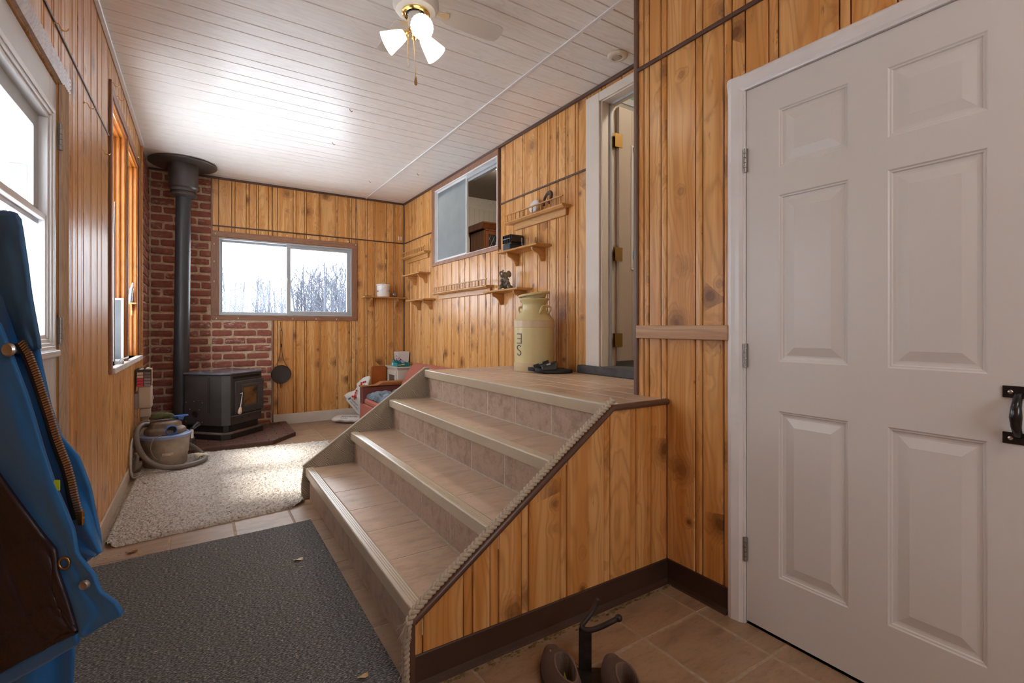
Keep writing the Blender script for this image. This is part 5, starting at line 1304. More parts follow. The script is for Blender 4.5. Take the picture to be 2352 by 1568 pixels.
# ------------------------------------------------------------------ sofa behind the stairs
fab = NT('dusty_red_upholstery', .92); p = fab.pos(); f = fab.noise(p, 400, 2); g = fab.noise(p, 5, 3)
fab.col(fab.mix(f, fab.mix(g, (.28, .070, .040), (.34, .095, .058)), (.40, .13, .085))); fab.bump(f, .3, .001)
fabd = simple('dark_red_upholstery', (.15, .040, .030), .9, bump=.3, bscale=300)
so = empty('sofa', (1.9, 4.7, .03), 'dusty red upholstered sofa behind the stairs against the panelled wall', 'sofa')
SX, S0, S1 = 1.555, 3.72, 5.66
MB().box(SX, 2.24, S0, S1, .045, .27).build('base', fab.m, so, bevel=.012)
MB().box(SX-.004, SX+.01, S0, S1, .045, .125).build('skirt', fab.m, so, bevel=.004)
MB().box(SX+.01, 2.06, S0+.13, S1-.13, .26, .335).build('seat_cushion', fab.m, so, bevel=.03, seg=3)
for y0, y1 in ((S1-.115, S1), (S0, S0+.115)):
    MB().box(SX, 2.20, y0, y1, .26, .455).build('arm', fabd, so, bevel=.008)
    MB().prism([(SX-.012, .452), (SX-.012, .474), (SX+.10, .462), (SX+.17, .470), (SX+.23, .502), (2.20, .502), (2.20, .452)], 'y', y0-.008, y1+.004).build('arm_top', pine('arm_wood', (.40, .16, .05), (.30, .10, .03), (.1, .03, .01), .4, 'x', 0.), so, bevel=.006)
def backf(a, b):
    y = S0+.02+(S1-.13-S0-.02)*a; s_ = b
    # profile from seat rear up and over
    P_ = [(2.02, .30), (1.975, .38), (1.985, .46), (2.02, .54), (2.065, .62), (2.115, .685), (2.17, .715), (2.23, .705), (2.26, .66), (2.27, .30)]
    t_ = s_*(len(P_)-1); k = min(int(t_), len(P_)-2); f = t_-k
    x = P_[k][0]*(1-f)+P_[k+1][0]*f; z = P_[k][1]*(1-f)+P_[k+1][1]*f
    g1 = math.exp(-(((S1-.36-.20*s_*1.3)-y)/.012)**2)*.014 if s_ < .7 else 0
    g2 = math.exp(-(((S1-.46-.10*(1-s_)**2*2)-y)/.010)**2)*.010 if s_ < .75 else 0
    g3 = math.exp(-((y-4.85+.1*s_)/.012)**2)*.012+math.exp(-((y-4.3+.1*s_)/.012)**2)*.012
    g4 = math.exp(-((s_-.28-.05*sin((S1-y)*12))/.02)**2)*.012 if y > S1-.30 else 0
    ed = min(a, 1-a); rr = .05*max(0, 1-ed/.035)**2
    return (x+g1+g2+g3+g4+rr, y, z-rr*.4-(g1+g2+g3)*.5)
MB().grid(backf, 150, 46).build('back_cushion', fab.m, so, smooth=60)
MB().box(2.10, 2.285, S0+.03, S1-.14, .05, .66).build('back_frame', fab.m, so, bevel=.02)
# blue grey cloth on the seat
cl = simple('slate_blue_cloth', (.10, .125, .15), .5, var=.45, scale=9)
def clf(a, b):
    x = SX+.02+.43*a; y = 4.55+.93*b; e = min(a, 1-a, b, 1-b)
    n = noise.noise(Vector((x*9, y*5, 0)))*.022+noise.noise(Vector((x*26, y*14, 3)))*.020+abs(noise.noise(Vector((x*16+y*12, y*7, 8))))*.075
    return (x+.02*noise.noise(Vector((y*9, 1, 0))), y+.02*noise.noise(Vector((x*9, 7, 0))), .338+max(0, min(1, e/.10))**.6*.055+n*min(1, e/.05+.3)+.002)
o = MB().grid(clf, 70, 100).build('folded_blanket', cl, smooth=180); tag(o, 'slate blue crumpled cloth heaped on the red sofa seat', 'blanket')

# white cabinet in the corner
cw = simple('aged_white_cabinet', (.62, .56, .48), .45, var=.06, scale=4)
cbn = empty('corner_cabinet', (2.16, 5.95, 0), 'small white cabinet with glass door in the corner beside the sofa', 'cabinet')
MB().box(2.045, 2.28, 5.76, 6.14, .02, .618).build('body', cw, cbn, bevel=.002)
MB().box(2.020, 2.285, 5.735, 6.165, .632, .650).box(2.034, 2.284, 5.75, 6.15, .615, .632).build('top', cw, cbn, bevel=.004)
dr = ring(MB(), 'y', 5.785, 6.115, .06, .600, 2.030, 2.045, .060).build('door', cw, cbn, bevel=.003)
MB().box(2.036, 2.040, 5.84, 6.06, .12, .542).build('door_pane', simple('dark_door_glass', (.12, .10, .08), .25), dr)
MB().lathe([(.005, 0), (.006, .008), (.012, .014), (.013, .020), (.007, .025), (0, .026)], (2.030, 5.815, .47), 16, axis=(-1, 0, 0)).build('knob', M['whitegloss'], dr, smooth=True)
# orange-brown folded tray table leaning on the back wall
tt = empty('folded_tray', (1.94, 6.15, .0), 'orange-brown rounded wooden tray leaning against the back wall by the cabinet', 'tray')
def rr(x0, x1, z0, z1, r, n=5):
    out = []
    for cx, cz, a in ((x1-r, z1-r, 0), (x0+r, z1-r, 90), (x0+r, z0+r, 180), (x1-r, z0+r, 270)):
        for k in range(n+1): t_ = radians(a+90*k/n); out.append((cx+r*cos(t_), cz+r*sin(t_)))
    return out
tw = simple('orange_brown_veneer', (.36, .090, .014), .30, var=.15, scale=5)
MB().prism(rr(1.845, 2.03, .004, .638, .025), 'y', 6.172, 6.190).build('rear_leaf', tw, tt, bevel=.003)
MB().prism(rr(1.868, 2.032, .004, .628, .02), 'y', 6.148, 6.166).build('front_leaf', tw, tt, bevel=.003)
# things on the cabinet
teal = simple('teal_card', (.012, .30, .33), .5, var=.05); teald = simple('dark_teal_card', (.012, .17, .14), .5, var=.2, scale=90)
bx1 = empty('open_teal_box', (2.11, 5.87, .651), 'open teal cardboard box holding pens on the white cabinet', 'box')
mb = MB(); mb.box(2.035, 2.19, 5.745, 5.96, .651, .655)
mb.box(2.035, 2.039, 5.745, 5.96, .655, .700); mb.box(2.186, 2.19, 5.745, 5.96, .655, .700); mb.box(2.035, 2.19, 5.956, 5.96, .655, .700); mb.build('box_tray', teal, bx1)
MB().box(2.035, 2.19, 5.741, 5.7455, .651, .700).build('box_front', teald, bx1)
whp = simple('white_card_print', (.75, .76, .74), .5)
MB().box(2.0345, 2.0352, 5.90, 5.95, .660, .694).build('printed_block', whp, bx1); MB().box(2.043, 2.075, 5.7402, 5.7412, .668, .680).box(2.082, 2.125, 5.7402, 5.7412, .674, .686).build('printed_lines', simple('cream_print', (.55, .52, .35), .5), bx1)
for k, (n_, a, b, c, l) in enumerate([('marker', (2.08, 5.88, .665), (2.055, 5.93, .735), (.02, .02, .025), 'black marker leaning in the open teal box'), ('marker', (2.11, 5.86, .665), (2.075, 5.90, .725), (.03, .03, .035), 'second black marker crossing the first in the teal box')]):
    tag(MB().tube([a, b], .006, 10).build(n_, simple('pen_%d' % k, c, .35), smooth=True), l, 'marker')
tg = empty('glue_stick', (2.14, 5.85, .68), 'glue tube with red white and blue cap in the teal box', 'tube')
a, b = Vector((2.155, 5.80, .675)), Vector((2.115, 5.86, .728)); d = (b-a).normalized()
MB().tube([a, b], .013, 14).build('tube_body', simple('grey_tube', (.22, .20, .24), .4), tg, smooth=True)
MB().tube([b-d*.012, b+d*.010], .0145, 14).build('blue_cap', simple('navy_cap', (.03, .04, .20), .35), tg, smooth=True); MB().tube([b+d*.010, b+d*.018], .0145, 14).build('white_ring', M['white'], tg, smooth=True); MB().tube([b+d*.018, b+d*.032], .0145, 14).build('red_tip', simple('red_tip', (.60, .04, .03), .35), tg, smooth=True)
tag(MB().box(2.155, 2.28, 5.98, 6.16, .651, .676).build('navy_box', simple('navy_card', (.01, .09, .22), .5), bevel=.002), 'flat navy blue box under the white square tub', 'box')
tag(MB().box(2.11, 2.145, 5.965, 6.16, .651, .715).xf(lambda p: p).build('teal_carton', simple('turquoise_card', (.015, .36, .46), .5), bevel=.002), 'slim turquoise carton standing left of the white tub', 'box')
tb_ = empty('square_tub', (2.215, 6.07, .677), 'white square plastic tub with small red and blue print on the cabinet', 'tub')
def frustum(x, y, z0, z1, w0, w1, t_): 
    mb = MB(); vs = []; 
    for z, w in ((z0, w0), (z1, w1), (z1, w1-t_), (z0+t_, w0-t_)): vs += [(x-w, y-w, z), (x+w, y-w, z), (x+w, y+w, z), (x-w, y+w, z)]
    fs = [(0, 1, 2, 3), (12, 13, 14, 15)] + [(4*k+j, 4*k+(j+1) % 4, 4*k+4+(j+1) % 4, 4*k+4+j) for k in range(3) for j in range(4)]
    return mb.add(vs, fs)
frustum(2.205, 6.065, .677, .822, .066, .078, .003).build('tub_body', simple('milky_plastic', (.70, .66, .64), .4, var=.02), tb_, bevel=.004)
MB().box(2.124, 2.128, 6.02, 6.05, .700, .74).build('printed_figure', simple('red_blue_print', (.45, .12, .14), .5, var=.6, scale=90), tb_)
MB().box(2.123, 2.127, 6.02, 6.05, .765, .775).build('printed_word', simple('grey_word', (.2, .2, .22), .5), tb_)

# pellet bags
bagm = simple('white_woven_bag', (.66, .62, .57), .45, var=.05, scale=6, bump=.3, bscale=40)
redp = simple('red_bag_print', (.60, .035, .02), .45, var=.3, scale=60); darkp = simple('dark_bag_print', (.06, .05, .06), .5); grp = simple('green_bag_print', (.03, .22, .13), .5)
bg1 = empty('pellet_bag', (1.50, 6.0, 0), 'crumpled white pellet bag with red print standing behind the sofa arm', 'bag')
OUT = [(849, 863), (842, 864), (833, 868), (819, 881), (820, 888), (815, 896), (800, 901), (790, 908), (797, 921), (812, 938), (823, 950), (845, 962), (880, 940), (880, 900), (848, 884), (851, 867)]
def bagp(u, v): 
    # plane leaning: x rises with u, at depth ~5.9 behind the arm
    D = 5.95; return px(u, v, D)
c_ = bagp(838, 915)
nb = len(OUT); vs = []; 
for u, v in OUT: p = bagp(u, v); vs.append(p)
front = MB()
def bagsurf(a, b, sgn):
    ang = 2*pi*a; t_ = a*nb; k = int(t_) % nb; f = t_-int(t_); p = vs[k].lerp(vs[(k+1) % nb], f); q = c_.lerp(p, b)
    n = noise.noise(q*7)*.5+noise.noise(q*17)*.25
    return q+(-FV)*sgn*(.035*(1-b**2)+.02*n*(1-b*.6)) + FV*.012*sin(b*7+a*9)*0
for sgn in (1, -1): front.grid(lambda a, b: bagsurf(a, b, sgn), nb*4+1, 12)
front.build('bag_body', bagm, bg1, smooth=180)
def onbag(u, v): 
    # nearest surface of the front face
    p = bagp(u, v); r = min(1., (p-c_).length/.19); return p+(-FV)*(.035*(1-r*r)+.022)
def blob(pts, name, mat, w):
    mb = MB()
    for u, v in pts: mb.ball(onbag(u, v), w, 8, 5, (1, .5, 1.1))
    return mb.build(name, mat, bg1, smooth=True)
blob([(831, 879), (836, 877), (840, 876), (831, 882), (821, 896), (819, 901), (818, 906), (816, 910), (812, 909), (817, 914), (819, 911)], 'red_print', redp, .012)
blob([(838, 883), (820, 900), (803, 914), (805, 915)], 'blue_print', simple('cyan_print', (.05, .30, .42), .5), .007)
blob([(802, 916), (806, 913)], 'green_print', grp, .007)
blob([(793, 910), (795, 913), (797, 915)], 'dark_edge', darkp, .004)
def text3d(body, name, mat, parent, loc, right, up, size):
    cu = bpy.data.curves.new(name, 'FONT'); cu.body = body; cu.size = size; cu.extrude = .0006; cu.align_x = 'LEFT'
    tmp = bpy.data.objects.new(name+'_tmp', cu); COL.objects.link(tmp)
    dg = bpy.context.evaluated_depsgraph_get(); me = bpy.data.meshes.new_from_object(tmp.evaluated_get(dg)); bpy.data.objects.remove(tmp); bpy.data.curves.remove(cu)
    right = Vector(right).normalized(); up = Vector(up); up = (up-right*up.dot(right)).normalized(); n = right.cross(up)
    vs = [Vector(loc)+right*v.co.x+up*v.co.y+n*v.co.z for v in me.vertices]; fs = [tuple(p.vertices) for p in me.polygons]
    bpy.data.meshes.remove(me)
    return MB().add(vs, fs).build(name, mat, parent)
a, b = onbag(809, 917), onbag(822, 929); text3d('PREMIUM', 'printed_text', darkp, bg1, a-FV*.012, b-a, Vector((.3, -.2, 1)), .026)
a, b = onbag(806, 921), onbag(819, 934); text3d('100% NATURAL', 'printed_text', darkp, bg1, a-FV*.012, b-a, Vector((.3, -.2, 1)), .020)
bg2 = empty('pellet_bag', (1.50, 5.95, 0), 'white pellet bag lying flat on the floor in front of the standing bag', 'bag')
def flatbag(a, b):
    an = 2*pi*a; x0, y0 = 1.50+.0, 5.93; rx, ry = .20, .11
    r_ = sin(pi*b); ex = 2.6; cx = abs(cos(an))**(2/ex)*(1 if cos(an) > 0 else -1); cy = abs(sin(an))**(2/ex)*(1 if sin(an) > 0 else -1)
    x = rx*cx*r_; y = ry*cy*r_; z = .045-.043*cos(pi*b)
    q = Vector((x, y, z)); n = noise.noise(q*16)*.010*r_
    th = radians(-38); return (x0+x*cos(th)-y*sin(th)+n, y0+x*sin(th)+y*cos(th)+n, max(.002, z+n))
MB().grid(flatbag, 49, 20).build('bag_body', bagm, bg2, smooth=180)
th = radians(-38)
text3d('RENEWABLE FUEL', 'printed_text', darkp, bg2, (1.40, 5.885, .083), (cos(th), sin(th), 0), (sin(-th)*.8, cos(th), .7), .024)
text3d('40 LB BAG', 'printed_text', darkp, bg2, (1.38, 5.86, .070), (cos(th), sin(th), 0), (sin(-th)*.8, cos(th), .7), .020)

# ------------------------------------------------------------------ ceiling fan with light kit
M['ironpale'] = NT('pale_brass_iron', .45, (.82, .70, .48), .5).m
fc = px(955, 33, 2.30); FX, FY, FZ = fc.x, fc.y, fc.z
fn = empty('ceiling_fan', (FX, FY, ZC), 'small white and brass ceiling fan with three lit frosted glass shades', 'ceiling fan')
wh = simple('fan_white', (.70, .68, .64), .35, var=.02)
MB().lathe([(0, ZC-.001), (.075, ZC-.001), (.090, ZC-.03), (.105, FZ+.085), (.108, FZ+.035), (.092, FZ+.012), (.068, FZ+.006), (0, FZ+.006)], (FX, FY, 0), 40).build('motor_housing', wh, fn, smooth=40)
MB().lathe([(.050, .010), (.066, .008), (.066, .0), (.060, -.004), (.054, .002), (.047, -.002), (.043, .004), (.040, .01)], (FX, FY, FZ), 40).build('brass_ring', M['brass'], fn, smooth=40)
MB().lathe([(.0395, .006), (.0395, -.002), (.036, -.004), (0, -.004)], (FX, FY, FZ), 40).build('dark_ring', simple('dark_collar', (.02, .018, .02), .2), fn, smooth=40)
MB().lathe([(.0355, .0), (.0360, -.006), (.0365, -.055), (.033, -.062), (0, -.062)], (FX+.0, FY, FZ), 32).build('switch_housing', wh, fn, smooth=40)
hub = Vector((FX-.008, FY, FZ-.062))
MB().lathe([(.018, 0), (.024, -.008), (.026, -.016), (.018, -.024), (.014, -.034), (.016, -.042), (.010, -.050), (.012, -.056), (.006, -.064), (0, -.066)], hub, 24).build('fitter_hub', M['brass'], fn, smooth=40)
N = NT('frosted_shade', .5, (.93, .92, .90)); t_ = N.t
N.b.inputs['Emission Color'].default_value = (1, .95, .88, 1); N.b.inputs['Emission Strength'].default_value = .12
tl = N.n('ShaderNodeBsdfTranslucent'); tl.inputs[0].default_value = (.95, .93, .9, 1); ms = N.n('ShaderNodeMixShader'); ms.inputs[0].default_value = .35
t_.links.new(N.b.outputs[0], ms.inputs[1]); t_.links.new(tl.outputs[0], ms.inputs[2]); t_.links.new(ms.outputs[0], N.out.inputs[0])
shade_m = N.m
NB = NT('lit_bulb', .4, (1, 1, 1)); NB.b.inputs['Emission Color'].default_value = (1, .90, .76, 1); NB.b.inputs['Emission Strength'].default_value = 38
for az, dn in ((190, .62), (296, .42), (18, 1.15)):
    a = radians(az); d = (RV*cos(a)+FV*sin(a))+Vector((0, 0, -dn)); d.normalize()
    base = hub+Vector((0, 0, -.028)); h_ = (RV*cos(a)+FV*sin(a)); n1 = base+h_*.034+Vector((0, 0, -.006)); n2 = n1+d*.020
    MB().tube(smoothpath([base, base+h_*.018+Vector((0, 0, .006)), n1], 8), .006, 10).build('lamp_arm', M['brass'], fn, smooth=True)
    MB().lathe([(.012, -.004), (.020, .0), (.022, .012), (.020, .018)], n1, 20, axis=tuple(d)).build('shade_holder', M['brass'], fn, smooth=40)
    pr = [(.020, .010), (.026, .020), (.034, .045), (.043, .078), (.052, .108), (.0535, .112), (.0515, .112), (.0415, .078), (.0325, .045), (.0245, .021)]
    sh = MB(); seg = 48; sh.lathe(pr, n1, seg, axis=tuple(d))
    def flute(p, n1=n1, d=d):
        q = p-n1; h = q.dot(d); r = q-d*h; e = Vector((1, 0, 0)); e = (e-d*e.dot(d)).normalized(); g = d.cross(e); an = math.atan2(r.dot(g), r.dot(e)); return p+r*(.022*(1 if int(round(an/(2*pi)*seg)) % 2 else -1))
    sh.xf(flute).build('glass_shade', shade_m, fn, smooth=70)
    MB().lathe([(.010, .014), (.011, .03), (.020, .052), (.024, .068), (.020, .084), (.010, .092), (0, .094)], n1, 18, axis=tuple(d)).build('bulb', NB.m, fn, smooth=True)
for k in range(4):
    a = radians(32+k*90); h_ = RV*cos(a)+FV*sin(a); s_ = h_.cross(Vector((0, 0, 1))); z = FZ+.045
    o = Vector((FX, FY, z)); out = []
    for t_, w in ((.15, .040), (.17, .050), (.30, .058), (.42, .060), (.455, .050), (.465, .03)): out.append((t_, w))
    poly = [(t_, w) for t_, w in out]+[(t_, -w) for t_, w in out[::-1]]
    MB().prism(poly, 'z', 0, .005).xf(lambda p: o+h_*p.x+s_*p.y+Vector((0, 0, p.z+p.y*.14))).build('fan_blade', wh, fn, bevel=.0015)
    mb = MB().prism([(.095, .012), (.125, .008), (.140, .018), (.165, .022), (.175, .0), (.165, -.022), (.140, -.018), (.125, -.008), (.095, -.012)], 'z', -.005, -.001)
    mb.xf(lambda p: o+h_*p.x+s_*p.y+Vector((0, 0, p.z+p.y*.14))).build('blade_iron', M['ironpale'], fn, bevel=.001)
for (u, v0, v1, mt) in ((937, 42, 136, wh), (955, 92, 176, M['oldbrass'])):
    p0, p1 = px(u, v0, 2.27), px(u, v1, 2.27)
    if u == 955: p0 = px(950, 88, 2.28)
    ch = MB()
    n = 46
    for k in range(n): 
        q = p0.lerp(Vector((p1.x, p1.y, p1.z)), k/(n-1)); 
        if u == 955 and k < 4: q = p0.lerp(p1, k/(n-1))
        ch.ball(q, .0019, 5, 4)
    ch.tube([p0, p1], .0008, 4).build('pull_chain', M['brass'], fn, smooth=True)
    MB().lathe([(.002, 0), (.005, -.010), (.0072, -.028), (.006, -.038), (0, -.042)], p1, 14).build('chain_pull', mt, fn, smooth=True)

# smoke detector on the ceiling and bits
sdx = empty('smoke_detector', (2.134, 2.107, ZC), 'round white smoke detector on the ceiling above the landing', 'smoke detector')
MB().lathe([(0, 0), (.060, 0), (.062, -.006), (.058, -.014), (.050, -.018), (.034, -.019), (.033, -.015), (.0, -.015)], (2.125, 2.115, ZC), 36).build('housing', simple('ivory_plastic', (.62, .56, .46), .4), sdx, smooth=40)
MB().lathe([(.0, -.0145), (.026, -.0145), (.024, -.018), (0, -.019)], (2.125, 2.115, ZC), 28).build('sensor_cap', simple('tan_plastic', (.42, .36, .28), .4), sdx, smooth=40)
for k, (u, v) in enumerate([(803, 250), (764, 327), (848, 415), (958, 398), (492, 374)]):
    d = (ZC-EYE)/((VH-v)/FPX); p = px(u, v, d)
    o = MB().tube([(p.x, p.y, ZC), (p.x+.004, p.y, ZC-.012), (p.x+.014, p.y, ZC-.020), (p.x+.020, p.y-.004, ZC-.012)], .0025, 6).build('ceiling_hook', M['oldbrass'], smooth=True)
    tag(o, ['small hook in the ceiling left of the fan toward the window', 'small hook in the ceiling above the back window, left one', 'small hook in the ceiling above the back window near the seam strip', 'small hook in the ceiling near the room corner', 'small hook in the ceiling beside the stove pipe collar'][k], 'hook')

# ------------------------------------------------------------------ boot puller and shoes
ir = simple('dark_forged_iron', (.028, .020, .017), .45, .3, var=.4, scale=40)
bj = empty('boot_puller', (1.08, 1.22, 0), 'black iron bar with forked top standing on the floor by the stairs', 'boot puller')
b0 = px(1343, 1535, 1.60); b0 = Vector((1.073, 1.216, 0))
MB().box(-.021, .021, -.004, .004, 0, .143).xf(lambda p: b0+RV*p.x+FV*p.y+Vector((0, 0, p.z))).build('upright', ir, bj, bevel=.0015)
MB().box(-.06, .06, -.20, .01, 0, .003).xf(lambda p: b0+RV*p.x+FV*p.y+Vector((0, 0, p.z))).build('foot_plate', ir, bj, bevel=.001)
q = [px(1371, 1379, 1.66), px(1362, 1402, 1.62), px(1345, 1424, 1.595), px(1337, 1437, 1.58), px(1349, 1447, 1.565), px(1378, 1440, 1.56), px(1421, 1419, 1.565)]
MB().tube(smoothpath(q, 30), .0085, 12).ball(q[0], .0105, 12, 8).ball(q[-1], .0120, 12, 8).build('fork', ir, bj, smooth=True)
shm = NT('brown_suede_shoe', .9); p = shm.pos(); f = shm.noise(p, 300, 3); shm.col(shm.mix(f, (.085, .050, .036), (.16, .10, .075))); shm.bump(f, .5, .001)
def shoe(c, ang, label, L=.285, Wd=.108):
    t = empty('shoe', c, label, 'shoe', None); C = Vector(c); d = Vector((sin(ang), cos(ang), 0)); s_ = Vector((cos(ang), -sin(ang), 0))
    def wid(x): # x 0 toe..1 heel
        return Wd/2*(sin(pi*min(1, (x+.0)*2.4)/2)**.45 if x < .42 else 1-.30*((x-.42)/.58)**1.2)*(1 if x < .93 else sqrt(max(0, 1-((x-.93)/.07)**2))*.7+.3)
    def top(x): return .046+.050*min(1, max(0, (x-.12)/.40))**1.0
    def f(a, b):
        x = a; s = 2*b-1; w = wid(max(x, .004)); o_ = abs(s)
        h = top(x)*(1-o_**3.2)**(1/2.6)
        if x < .06: h *= sqrt(max(0, 1-(1-x/.06)**2))*.8+.2*(x/.06)
        ox = (x-.72)/.23; oy = s/.56; r_ = sqrt(ox*ox+oy*oy)
        if r_ < 1: h = h+(-(h-.020))*min(1, (1-r_)/.04)
        elif r_ < 1.16: h += .004
        return C+d*(L*(.5-x))+s_*(w*s)+Vector((0, 0, max(.012, h+.010)))
    MB().grid(f, 90, 50).build('upper', shm.m, t, smooth=180)
    out = [(L*(.5-x), wid(max(x, .01))*1.05) for x in [k/20 for k in range(21)]]
    MB().prism([(a, b) for a, b in out]+[(a, -b) for a, b in out[::-1]], 'z', 0, .020).xf(lambda p: C+d*p.x+s_*p.y+Vector((0, 0, p.z))).build('sole', simple('dark_rubber_sole', (.035, .022, .016), .7), t, bevel=.003)
    k = 34; rimp = []
    for i in range(k):
        a = 2*pi*i/k; x = .72+.25*cos(a); s = .62*sin(a); o_ = abs(s); h = top(x)*(1-o_**3.2)**(1/2.6); rimp.append(C+d*(L*(.5-x))+s_*(wid(x)*s)+Vector((0, 0, h+.014)))
    MB().tube(rimp, .0035, 6, closed=True).build('collar_rim', simple('shoe_rim', (.14, .085, .06), .8), t, smooth=True)
    MB().ball(C+d*(L*(-.16))+Vector((0, 0, .034)), .042, 18, 8, (.95, 1.25, .10)).build('shade_insole', black, t, smooth=True)  # black stands in for the shade inside the shoe opening
    return t, C, d, s_
t1, C, d, s_ = shoe((.958, 1.200, .0008), .40, 'brown suede slip-on shoe left of the iron boot puller')
MB().ball(C+d*.055+s_*-.020+Vector((0, 0, .078)), .004, 8, 5, (1, 1, 2)).build('stitched_tab', simple('tan_tab', (.3, .22, .16), .7), t1)
MB().prism([(-.008, 0), (.008, 0), (.001, .05)], 'y', -.001, .001).xf(lambda p: C+d*(-.06+p.z*.5)+s_*p.x+Vector((0, 0, .050+p.z*.5))).build('green_insole_print', simple('lime_print', (.40, .48, .02), .6), t1)
shoe((1.085, 1.060, .0008), .50, 'brown suede slip-on shoe right of the iron boot puller')

# ------------------------------------------------------------------ blue coverall hanging by the left wall
bl_ = NT('royal_blue_canvas', .72); p = bl_.pos(); f = bl_.noise(p, 500, 2); g = bl_.noise(p, 7, 3)
bl_.col(bl_.mix(g, (.004, .095, .28), (.010, .140, .38))); bl_.bump(bl_.math('ADD', f, bl_.noise(p, 30, 2)), .25, .0012); bl_.b.inputs['Sheen Weight'].default_value = .15
navy = simple('faded_navy_canvas', (.045, .14, .29), .8, var=.2, scale=6, bump=.2, bscale=300)
ln = NT('dark_quilted_lining', .42); p = ln.pos(); ln.col(ln.mix(ln.noise(p, 6, 2), (.017, .010, .013), (.034, .021, .026))); ln.bump(ln.noise(p, 22, 3), .5, .008)
cvr = empty('coverall', (-.30, 1.15, .35), 'blue insulated coverall hanging open beside the storm door', 'coverall')
def poly_at(P_, t_):
    L = [0]
    for a, b in zip(P_, P_[1:]): L.append(L[-1]+max(1e-6, sqrt((b[0]-a[0])**2+(b[1]-a[1])**2)))
    s_ = t_*L[-1]; k = 0
    while k < len(L)-2 and L[k+1] < s_: k += 1
    f = (s_-L[k])/(L[k+1]-L[k]); return tuple(P_[k][i]*(1-f)+P_[k+1][i]*f for i in range(len(P_[0])))
def cloth(name, A, B, mat, na, nb_, dep, thick=.004, parent=None, sm=180):
    """ruled cloth between two hanging edges A and B (photo px + depth), with folds"""
    def f(a, b):
        p, q = poly_at(A, a), poly_at(B, a); u = p[0]*(1-b)+q[0]*b; v = p[1]*(1-b)+q[1]*b; D = p[2]*(1-b)+q[2]*b
        q_ = px(u, v, D+dep(a, b)); q_.x = max(q_.x, XL+.022+.004*sin(v*.05)); return q_
    return MB().grid(f, na, nb_).build(name, mat, parent or cvr, solid=thick, smooth=sm)
sil = [(30, 486, .86), (46, 500, .84), (51, 535, .83), (62, 610, .82), (72, 690, .81), (86, 780, .80), (95, 835, .80), (116, 930, .79), (140, 1000, .785), (181, 1047, .78), (208, 1120, .775), (219, 1175, .77), (230, 1225, .77), (236, 1266, .77)]
lef = [(-60, 478, .98), (-150, 520, 1.0), (-200, 650, 1.0), (-240, 800, 1.0), (-250, 1000, 1.0), (-250, 1250, 1.0), (-120, 1330, .95), (60, 1330, .85), (150, 1305, .80), (192, 1291, .775)]
cloth('outer_front', sil, lef, bl_.m, 70, 60, lambda a, b: .012*sin(b*17+a*3)*(.3+b)+.008*noise.noise(Vector((a*6, b*9, 0)))-.02*sin(pi*min(1, b*1.3)))
cloth('shoulder_fold', [(38, 489, .855), (50, 520, .83), (60, 590, .815), (72, 680, .805), (90, 780, .795), (92, 800, .795)], [(-80, 480, .93), (-120, 560, .93), (-100, 640, .9), (-60, 720, .88), (-20, 790, .86), (40, 812, .82)], navy, 30, 24, lambda a, b: -.012-.012*sin(b*9)*b+.006*noise.noise(Vector((a*5, b*7, 3))))
# zip
zp = [(50, 786, .785), (66, 812, .782), (82, 852, .78), (100, 905, .777), (118, 960, .774), (132, 1008, .772), (144, 1040, .770), (155, 1068, .769), (164, 1100, .768), (171, 1135, .767), (178, 1162, .767), (185, 1190, .767)]
tape = [(u-17, v+4, D+.003) for u, v, D in zp]; tape2 = [(u+3, v-1, D+.002) for u, v, D in zp]
zt = cloth('zipper_tape', tape, tape2, simple('black_tape', (.012, .010, .010), .8), 60, 5, lambda a, b: -.006, .002)
mb = MB(); brz = NT('antique_brass_teeth', .35, (.50, .36, .22), .9)
NTH = 74
for k in range(NTH):
    a = k/(NTH-1); u, v, D = poly_at(zp, a); u2, v2, D2 = poly_at(zp, min(1, a+.01)); p = px(u, v, D-.010); q = px(u2, v2, D2-.010); t_ = (q-p)
    if t_.length < 1e-6: t_ = px(185, 1200, .767)-px(180, 1180, .767)
    t_.normalize(); sd_ = t_.cross(FV).normalized()
    b = MB().box(-.0050, .0050, -.0013, .0013, -.0016, .0016); b.v = [tuple(p+sd_*w[0]+t_*w[1]-FV*w[2]) for w in b.v]; mb.add(b.v, b.f)
tt_ = mb.build('zipper_teeth', brz.m, zt); tag(tt_, kind='stuff')
pz = px(186, 1182, .757); MB().box(-.004, .004, -.002, .002, -.016, .006).xf(lambda p: pz+RV*p.x+FV*p.y+Vector((0, 0, p.z))).build('zip_end', M['oldbrass'], zt, bevel=.001)
# placket (facing) swinging out to the hem tip
inner = [(-230, 820, .86), (-60, 990, .81), (0, 1092, .785), (43, 1152, .775), (94, 1221, .765), (127, 1261, .760), (131, 1311, .760), (156, 1384, .760), (172, 1440, .758), (177, 1464, .757)]
outer = [(-180, 560, .83), (0, 742, .775), (62, 905, .765), (100, 1030, .757), (128, 1112, .752), (150, 1165, .748), (170, 1217, .745), (178, 1272, .742), (217, 1319, .735), (230, 1357, .732), (268, 1384, .728), (284, 1412, .725), (238, 1434, .738), (206, 1456, .748)]
cloth('placket', outer, inner, bl_.m, 80, 24, lambda a, b: .004*sin(b*5+a*7)+.004*noise.noise(Vector((a*7, b*4, 5)))-.006*sin(pi*b), .005)
lt = [(-230, 830, .85), (-60, 1000, .80), (0, 1094, .778), (43, 1154, .768), (94, 1223, .758), (127, 1263, .753), (131, 1311, .753), (156, 1384, .753), (175, 1449, .751)]
lb = [(-230, 1690, .84), (-120, 1620, .82), (0, 1546, .80), (60, 1512, .785), (110, 1486, .772), (150, 1464, .762), (175, 1451, .752)]
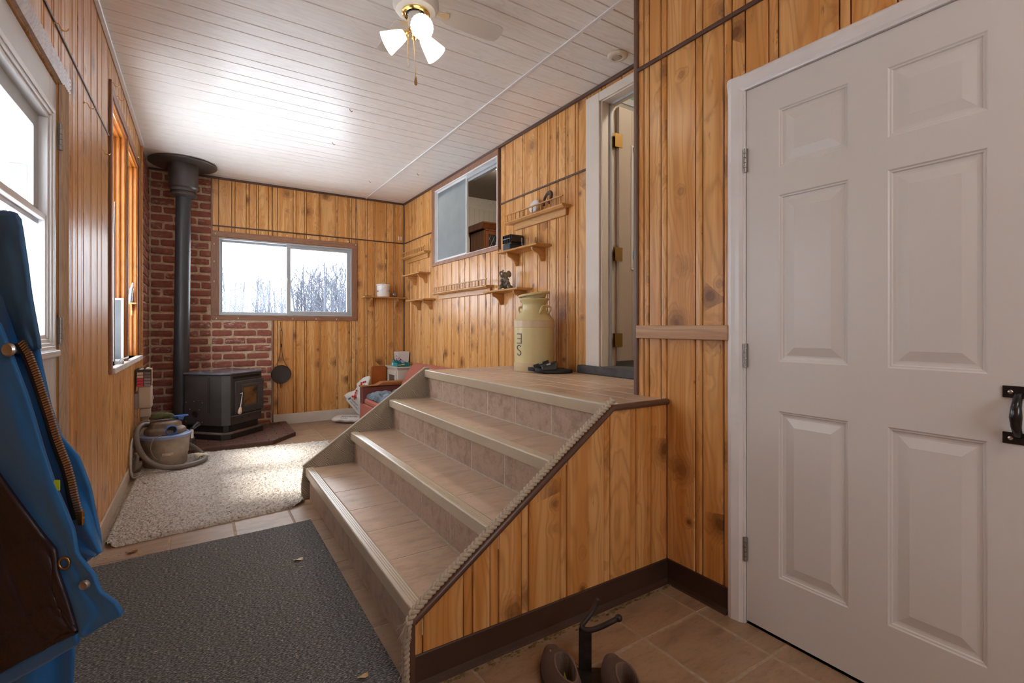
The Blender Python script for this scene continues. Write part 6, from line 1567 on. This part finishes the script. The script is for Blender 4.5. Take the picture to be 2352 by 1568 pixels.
def quilt(a, b): 
    s1 = abs(sin(a*9+b*5)); s2 = abs(sin(a*9-b*5)); return -.004-.007*min(s1, s2)**.5+.004*noise.noise(Vector((a*8, b*8, 0)))
cloth('quilted_lining', lt, lb, ln.m, 90, 60, quilt, .006)
hb1 = [(u, v, D-.006) for u, v, D in lb]+[(180, 1448, .748)]; hb2 = [(-230, 1730, .85), (-120, 1655, .83), (0, 1578, .81), (60, 1546, .795), (110, 1518, .782), (150, 1494, .768), (176, 1480, .758), (181, 1478, .75)]
cloth('hem_band', hb1, hb2, bl_.m, 50, 6, lambda a, b: -.003*sin(pi*b), .006)
lg1 = [(171, 1478, .80), (169, 1520, .80), (166, 1570, .80), (160, 1700, .81), (150, 1800, .82)]; lg2 = [(-200, 1500, .90), (-200, 1570, .90), (-200, 1640, .90), (-190, 1750, .90), (-180, 1850, .90)]
cloth('trouser_leg', lg1, lg2, bl_.m, 20, 40, lambda a, b: -.03*sin(pi*b)+.012*sin(b*16+a))
for u, v, D, r in ((22, 803, .748, .0105), (196, 1342, .722, .0075)):
    MB().lathe([(0, 0), (r, 0), (r*1.02, .002), (r*.8, .0045), (r*.45, .0035), (0, .0035)], px(u, v, D), 20, axis=tuple(-FV)).build('snap_button', M['steel'] if u < 50 else M['nickel'], cvr, smooth=40)
c_ = px(148, 1293, .742); MB().tube([c_+RV*.008*cos(t_)+Vector((0, 0, .009*sin(t_))) for t_ in [2*pi*k/20 for k in range(20)]], .0018, 8, closed=True).build('ring_clip', M['oldbrass'], cvr, smooth=True)
MB().box(-.004, .004, -.001, .001, -.008, .008).xf(lambda p: px(131, 1114, .748)+RV*p.x+FV*p.y+Vector((0, 0, p.z))).build('green_tag', simple('lime_tag', (.35, .5, .02), .6), cvr)
# hanger hook on the wall that carries it
hk = empty('coat_hook', (XL, 1.20, 1.34), 'black iron coat hook on the left wall carrying the blue coverall', 'hook')
MB().box(XL, XL+.006, 1.17, 1.23, 1.28, 1.42).build('hook_plate', ir, hk, bevel=.002)
MB().tube(smoothpath([(XL+.004, 1.20, 1.37), (XL+.06, 1.20, 1.36), (XL+.115, 1.195, 1.345), (XL+.135, 1.19, 1.37)], 16), .008, 10).build('hook_arm', ir, hk, smooth=True)
